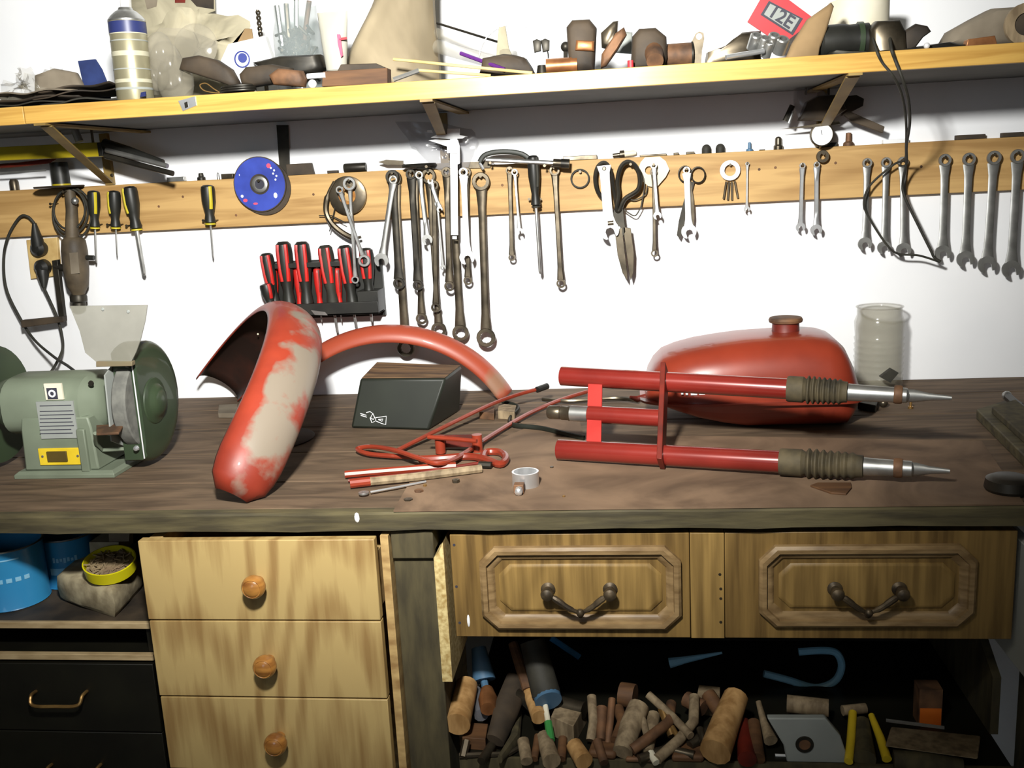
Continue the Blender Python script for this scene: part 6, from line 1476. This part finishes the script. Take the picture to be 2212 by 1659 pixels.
rods_ += [('iron_bar', 'dark iron bar lying behind the hammer head block', [(1200, 1520, .03), (1262, 1535, .03)], .012, 'dark_steel'),
    ('rusty_chisel', 'rusty chisel between the thin dark file and upright tong arm', [(1300, 1530, .04), (1298, 1600, .015)], [.008, .006], 'rusty'),
    ('curved_lever', 'short curved lever resting against the centre rasp', [(1335, 1530, .035), (1345, 1560, .03), (1330, 1600, .02)], .0075, 'wood_dark'),
    ('grey_rasp', 'narrow grey rasp directly right of the centre rasp', [(1412, 1545, .03), (1400, 1625, .012)], [.009, .007], 'wood_grey'),
    ('ochre_dowel', 'ochre dowel leaning behind the bent tongs', [(1430, 1530, .045), (1452, 1590, .02)], .006, 'brass_dull'),
    ('hook_iron', 'hooked iron lying along the pile front before the bent tongs', [(1380, 1640, .008), (1440, 1618, .010), (1500, 1632, .010)], .006, 'dark_steel'),
    ('round_stock', 'stubby round bar beside the wood scrap', [(1482, 1510, .035), (1520, 1530, .032)], .011, 'rusty'),
    ('flat_spanner', 'flat spanner lying left of the fattest club', [(1490, 1610, .015), (1538, 1580, .02)], [.006, .010], 'dark_steel'),
    ('worn_chisel', 'worn chisel handle leaning between the red handle and the thin brush', [(1628, 1560, .03), (1634, 1640, .010)], [.008, .011], 'wood_dark'),
    ('dusty_tube', 'dusty tube behind the grey plate with hole', [(1700, 1520, .03), (1790, 1530, .03)], .012, 'wood_grey'),
    ('slim_punch', 'slim punch lying behind the two yellow pencils', [(1820, 1535, .02), (1870, 1530, .02)], .007, 'wood_grey'),
    ('rusty_lever', 'rusty lever standing between the two yellow pencils', [(1862, 1560, .02), (1868, 1640, .008)], [.010, .014], 'leg_wood'),
    ('brown_mallet', 'brown mallet head end at the back of the pile centre', [(1340, 1500, .04), (1372, 1505, .04)], .017, 'wood_dark'),
    ('oak_peg', 'oak peg standing left of the split dowel', [(1130, 1600, .02), (1138, 1645, .008)], .008, 'wood_grey'),
    ('steel_punch', 'steel punch at the front left under the club shaped mallet', [(1062, 1610, .012), (1040, 1645, .008)], .006, 'dark_steel'),
    ('dark_clamp', 'dark clamp arm arching behind the tan hammer stub', [(1100, 1520, .02), (1120, 1500, .05), (1150, 1530, .02)], .008, 'black_steel'),
    ('wide_trowel', 'wide dusty trowel lying flat at the right front of the pile', [(1930, 1640, .010), (2010, 1648, .010), (2080, 1655, .010)], [.012, .016, .010], 'leg_wood')]
for nm, l, pts, r, mt_ in rods_:
    r = [q*1.15 for q in r] if isinstance(r, list) else r*1.15
    tl(nm, l, pts, r, mt_, cat='tool' if 'handle' not in nm else 'handle', n=12)
blockp('scrap_wood', 'rectangular wood scrap right of the upright strap', [(1505, 1545), (1555, 1548), (1556, 1520), (1510, 1515)], .03, 'wood_grey')
blockp('chain_scraps', 'rounded brown scrap between the tan peg and the centre rasp', [(1270, 1640), (1330, 1645), (1340, 1610), (1285, 1598)], .014, 'wood_dark', bevel=.005)
blockp('flat_scrap', 'flat brown scrap at the front centre of the pile', [(1350, 1648), (1430, 1650), (1440, 1625), (1370, 1618)], .008, 'rusty', bevel=.003)
blockp('curved_scrap', 'rounded brown scrap left of the fattest club handle', [(1450, 1648), (1520, 1650), (1530, 1610), (1470, 1600)], .012, 'wood_dark', bevel=.004)
# plate with hole
t = thing('motor_plate', 'grey metal plate with a dark round hole standing in the pile', 'plate', on(1740, 1640, TB))
yp = -.768
ob('plate', M().wp([(1655, 1542), (1780, 1542), (1812, 1580), (1828, 1628), (1815, 1648), (1738, 1650), (1700, 1650), (1690, 1600)], yp, .012), 'grey_film' if 0 else 'label_grey', t, bevel=.002)
ob('bore_ring', M().ring(at(1738, 1608, yp-.0125), (0, 1, 0), .0085, .0130, .003), 'black_steel', t)
ob('bore', M().lathe([(0, 0), (.0085, 0), (.0085, .001), (0, .001)], at(1738, 1608, yp-.012), (0, -1, 0), 18), 'rusty', t)
solo('white_tag', 'small bright white tag at the front under the grey plate', 'tag', M().wp([(1674, 1628), (1712, 1630), (1710, 1645), (1676, 1645)], -.765, .003), 'white_plastic')
t = thing('metal_casting', 'long grey metal casting lying at the right end of the pile', 'casting', on(2010, 1600, TB))
ob('casting_body', M().loft([[on(x, y, TB+z) for x, y in ((1912, 1612), (2112, 1640), (2118, 1590), (1925, 1570))] for z in (0, .032)]), 'wood_grey', t, bevel=.002)
ob('bright_edge', M().tube([on(1914, 1556, TB+.0325), on(2040, 1572, TB+.0325)], .0028, 6), 'steel', t)
t = thing('orange_box', 'dim orange and brown carton at the back right of the tool pile', 'box', on(2010, 1540, TB))
ob('carton', M().b2((at(1984, 1560, -.68).x, -.68, TB), (at(2034, 1560, -.68).x, -.65, at(2010, 1490, -.68).z)), 'rusty', t)
ob('orange_panel', M().b2((at(1986, 1560, -.68).x, -.6815, TB+.002), (at(2032, 1560, -.68).x, -.68, at(2010, 1530, -.68).z)), 'orange', t)
# hoses in the dark behind
solo('blue_hose', 'dull blue hose looping in the dark behind the tool pile', 'hose', M().tube(spline([at(x, y, -.56) for x, y in ((1650, 1455), (1700, 1468), (1760, 1485), (1802, 1472), (1818, 1440), (1808, 1412), (1780, 1405), (1725, 1408))], 6), .0062, 10), 'can_light')
solo('blue_strip', 'short bright blue strip hanging in the dark under the oak drawer', 'strip', M().tube([at(1190, 1378, -.52), at(1252, 1420, -.52)], .0058, 8, flat=.5), 'bright_blue')
solo('blue_funnel', 'small grey blue funnel tip in the dark behind the pile', 'funnel', M().tube([at(1446, 1432, -.56), at(1480, 1425, -.56), at(1560, 1410, -.56)], [.009, .006, .002], 10), 'can_light')
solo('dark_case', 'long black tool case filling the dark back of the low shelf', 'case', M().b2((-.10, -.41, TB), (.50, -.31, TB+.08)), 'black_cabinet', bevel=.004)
solo('short_bright_rod', 'short bright rod end against the chipboard panel', 'rod', M().tube([at(975, 1480, -.66), at(1015, 1478, -.66)], .0022, 8), 'chrome')
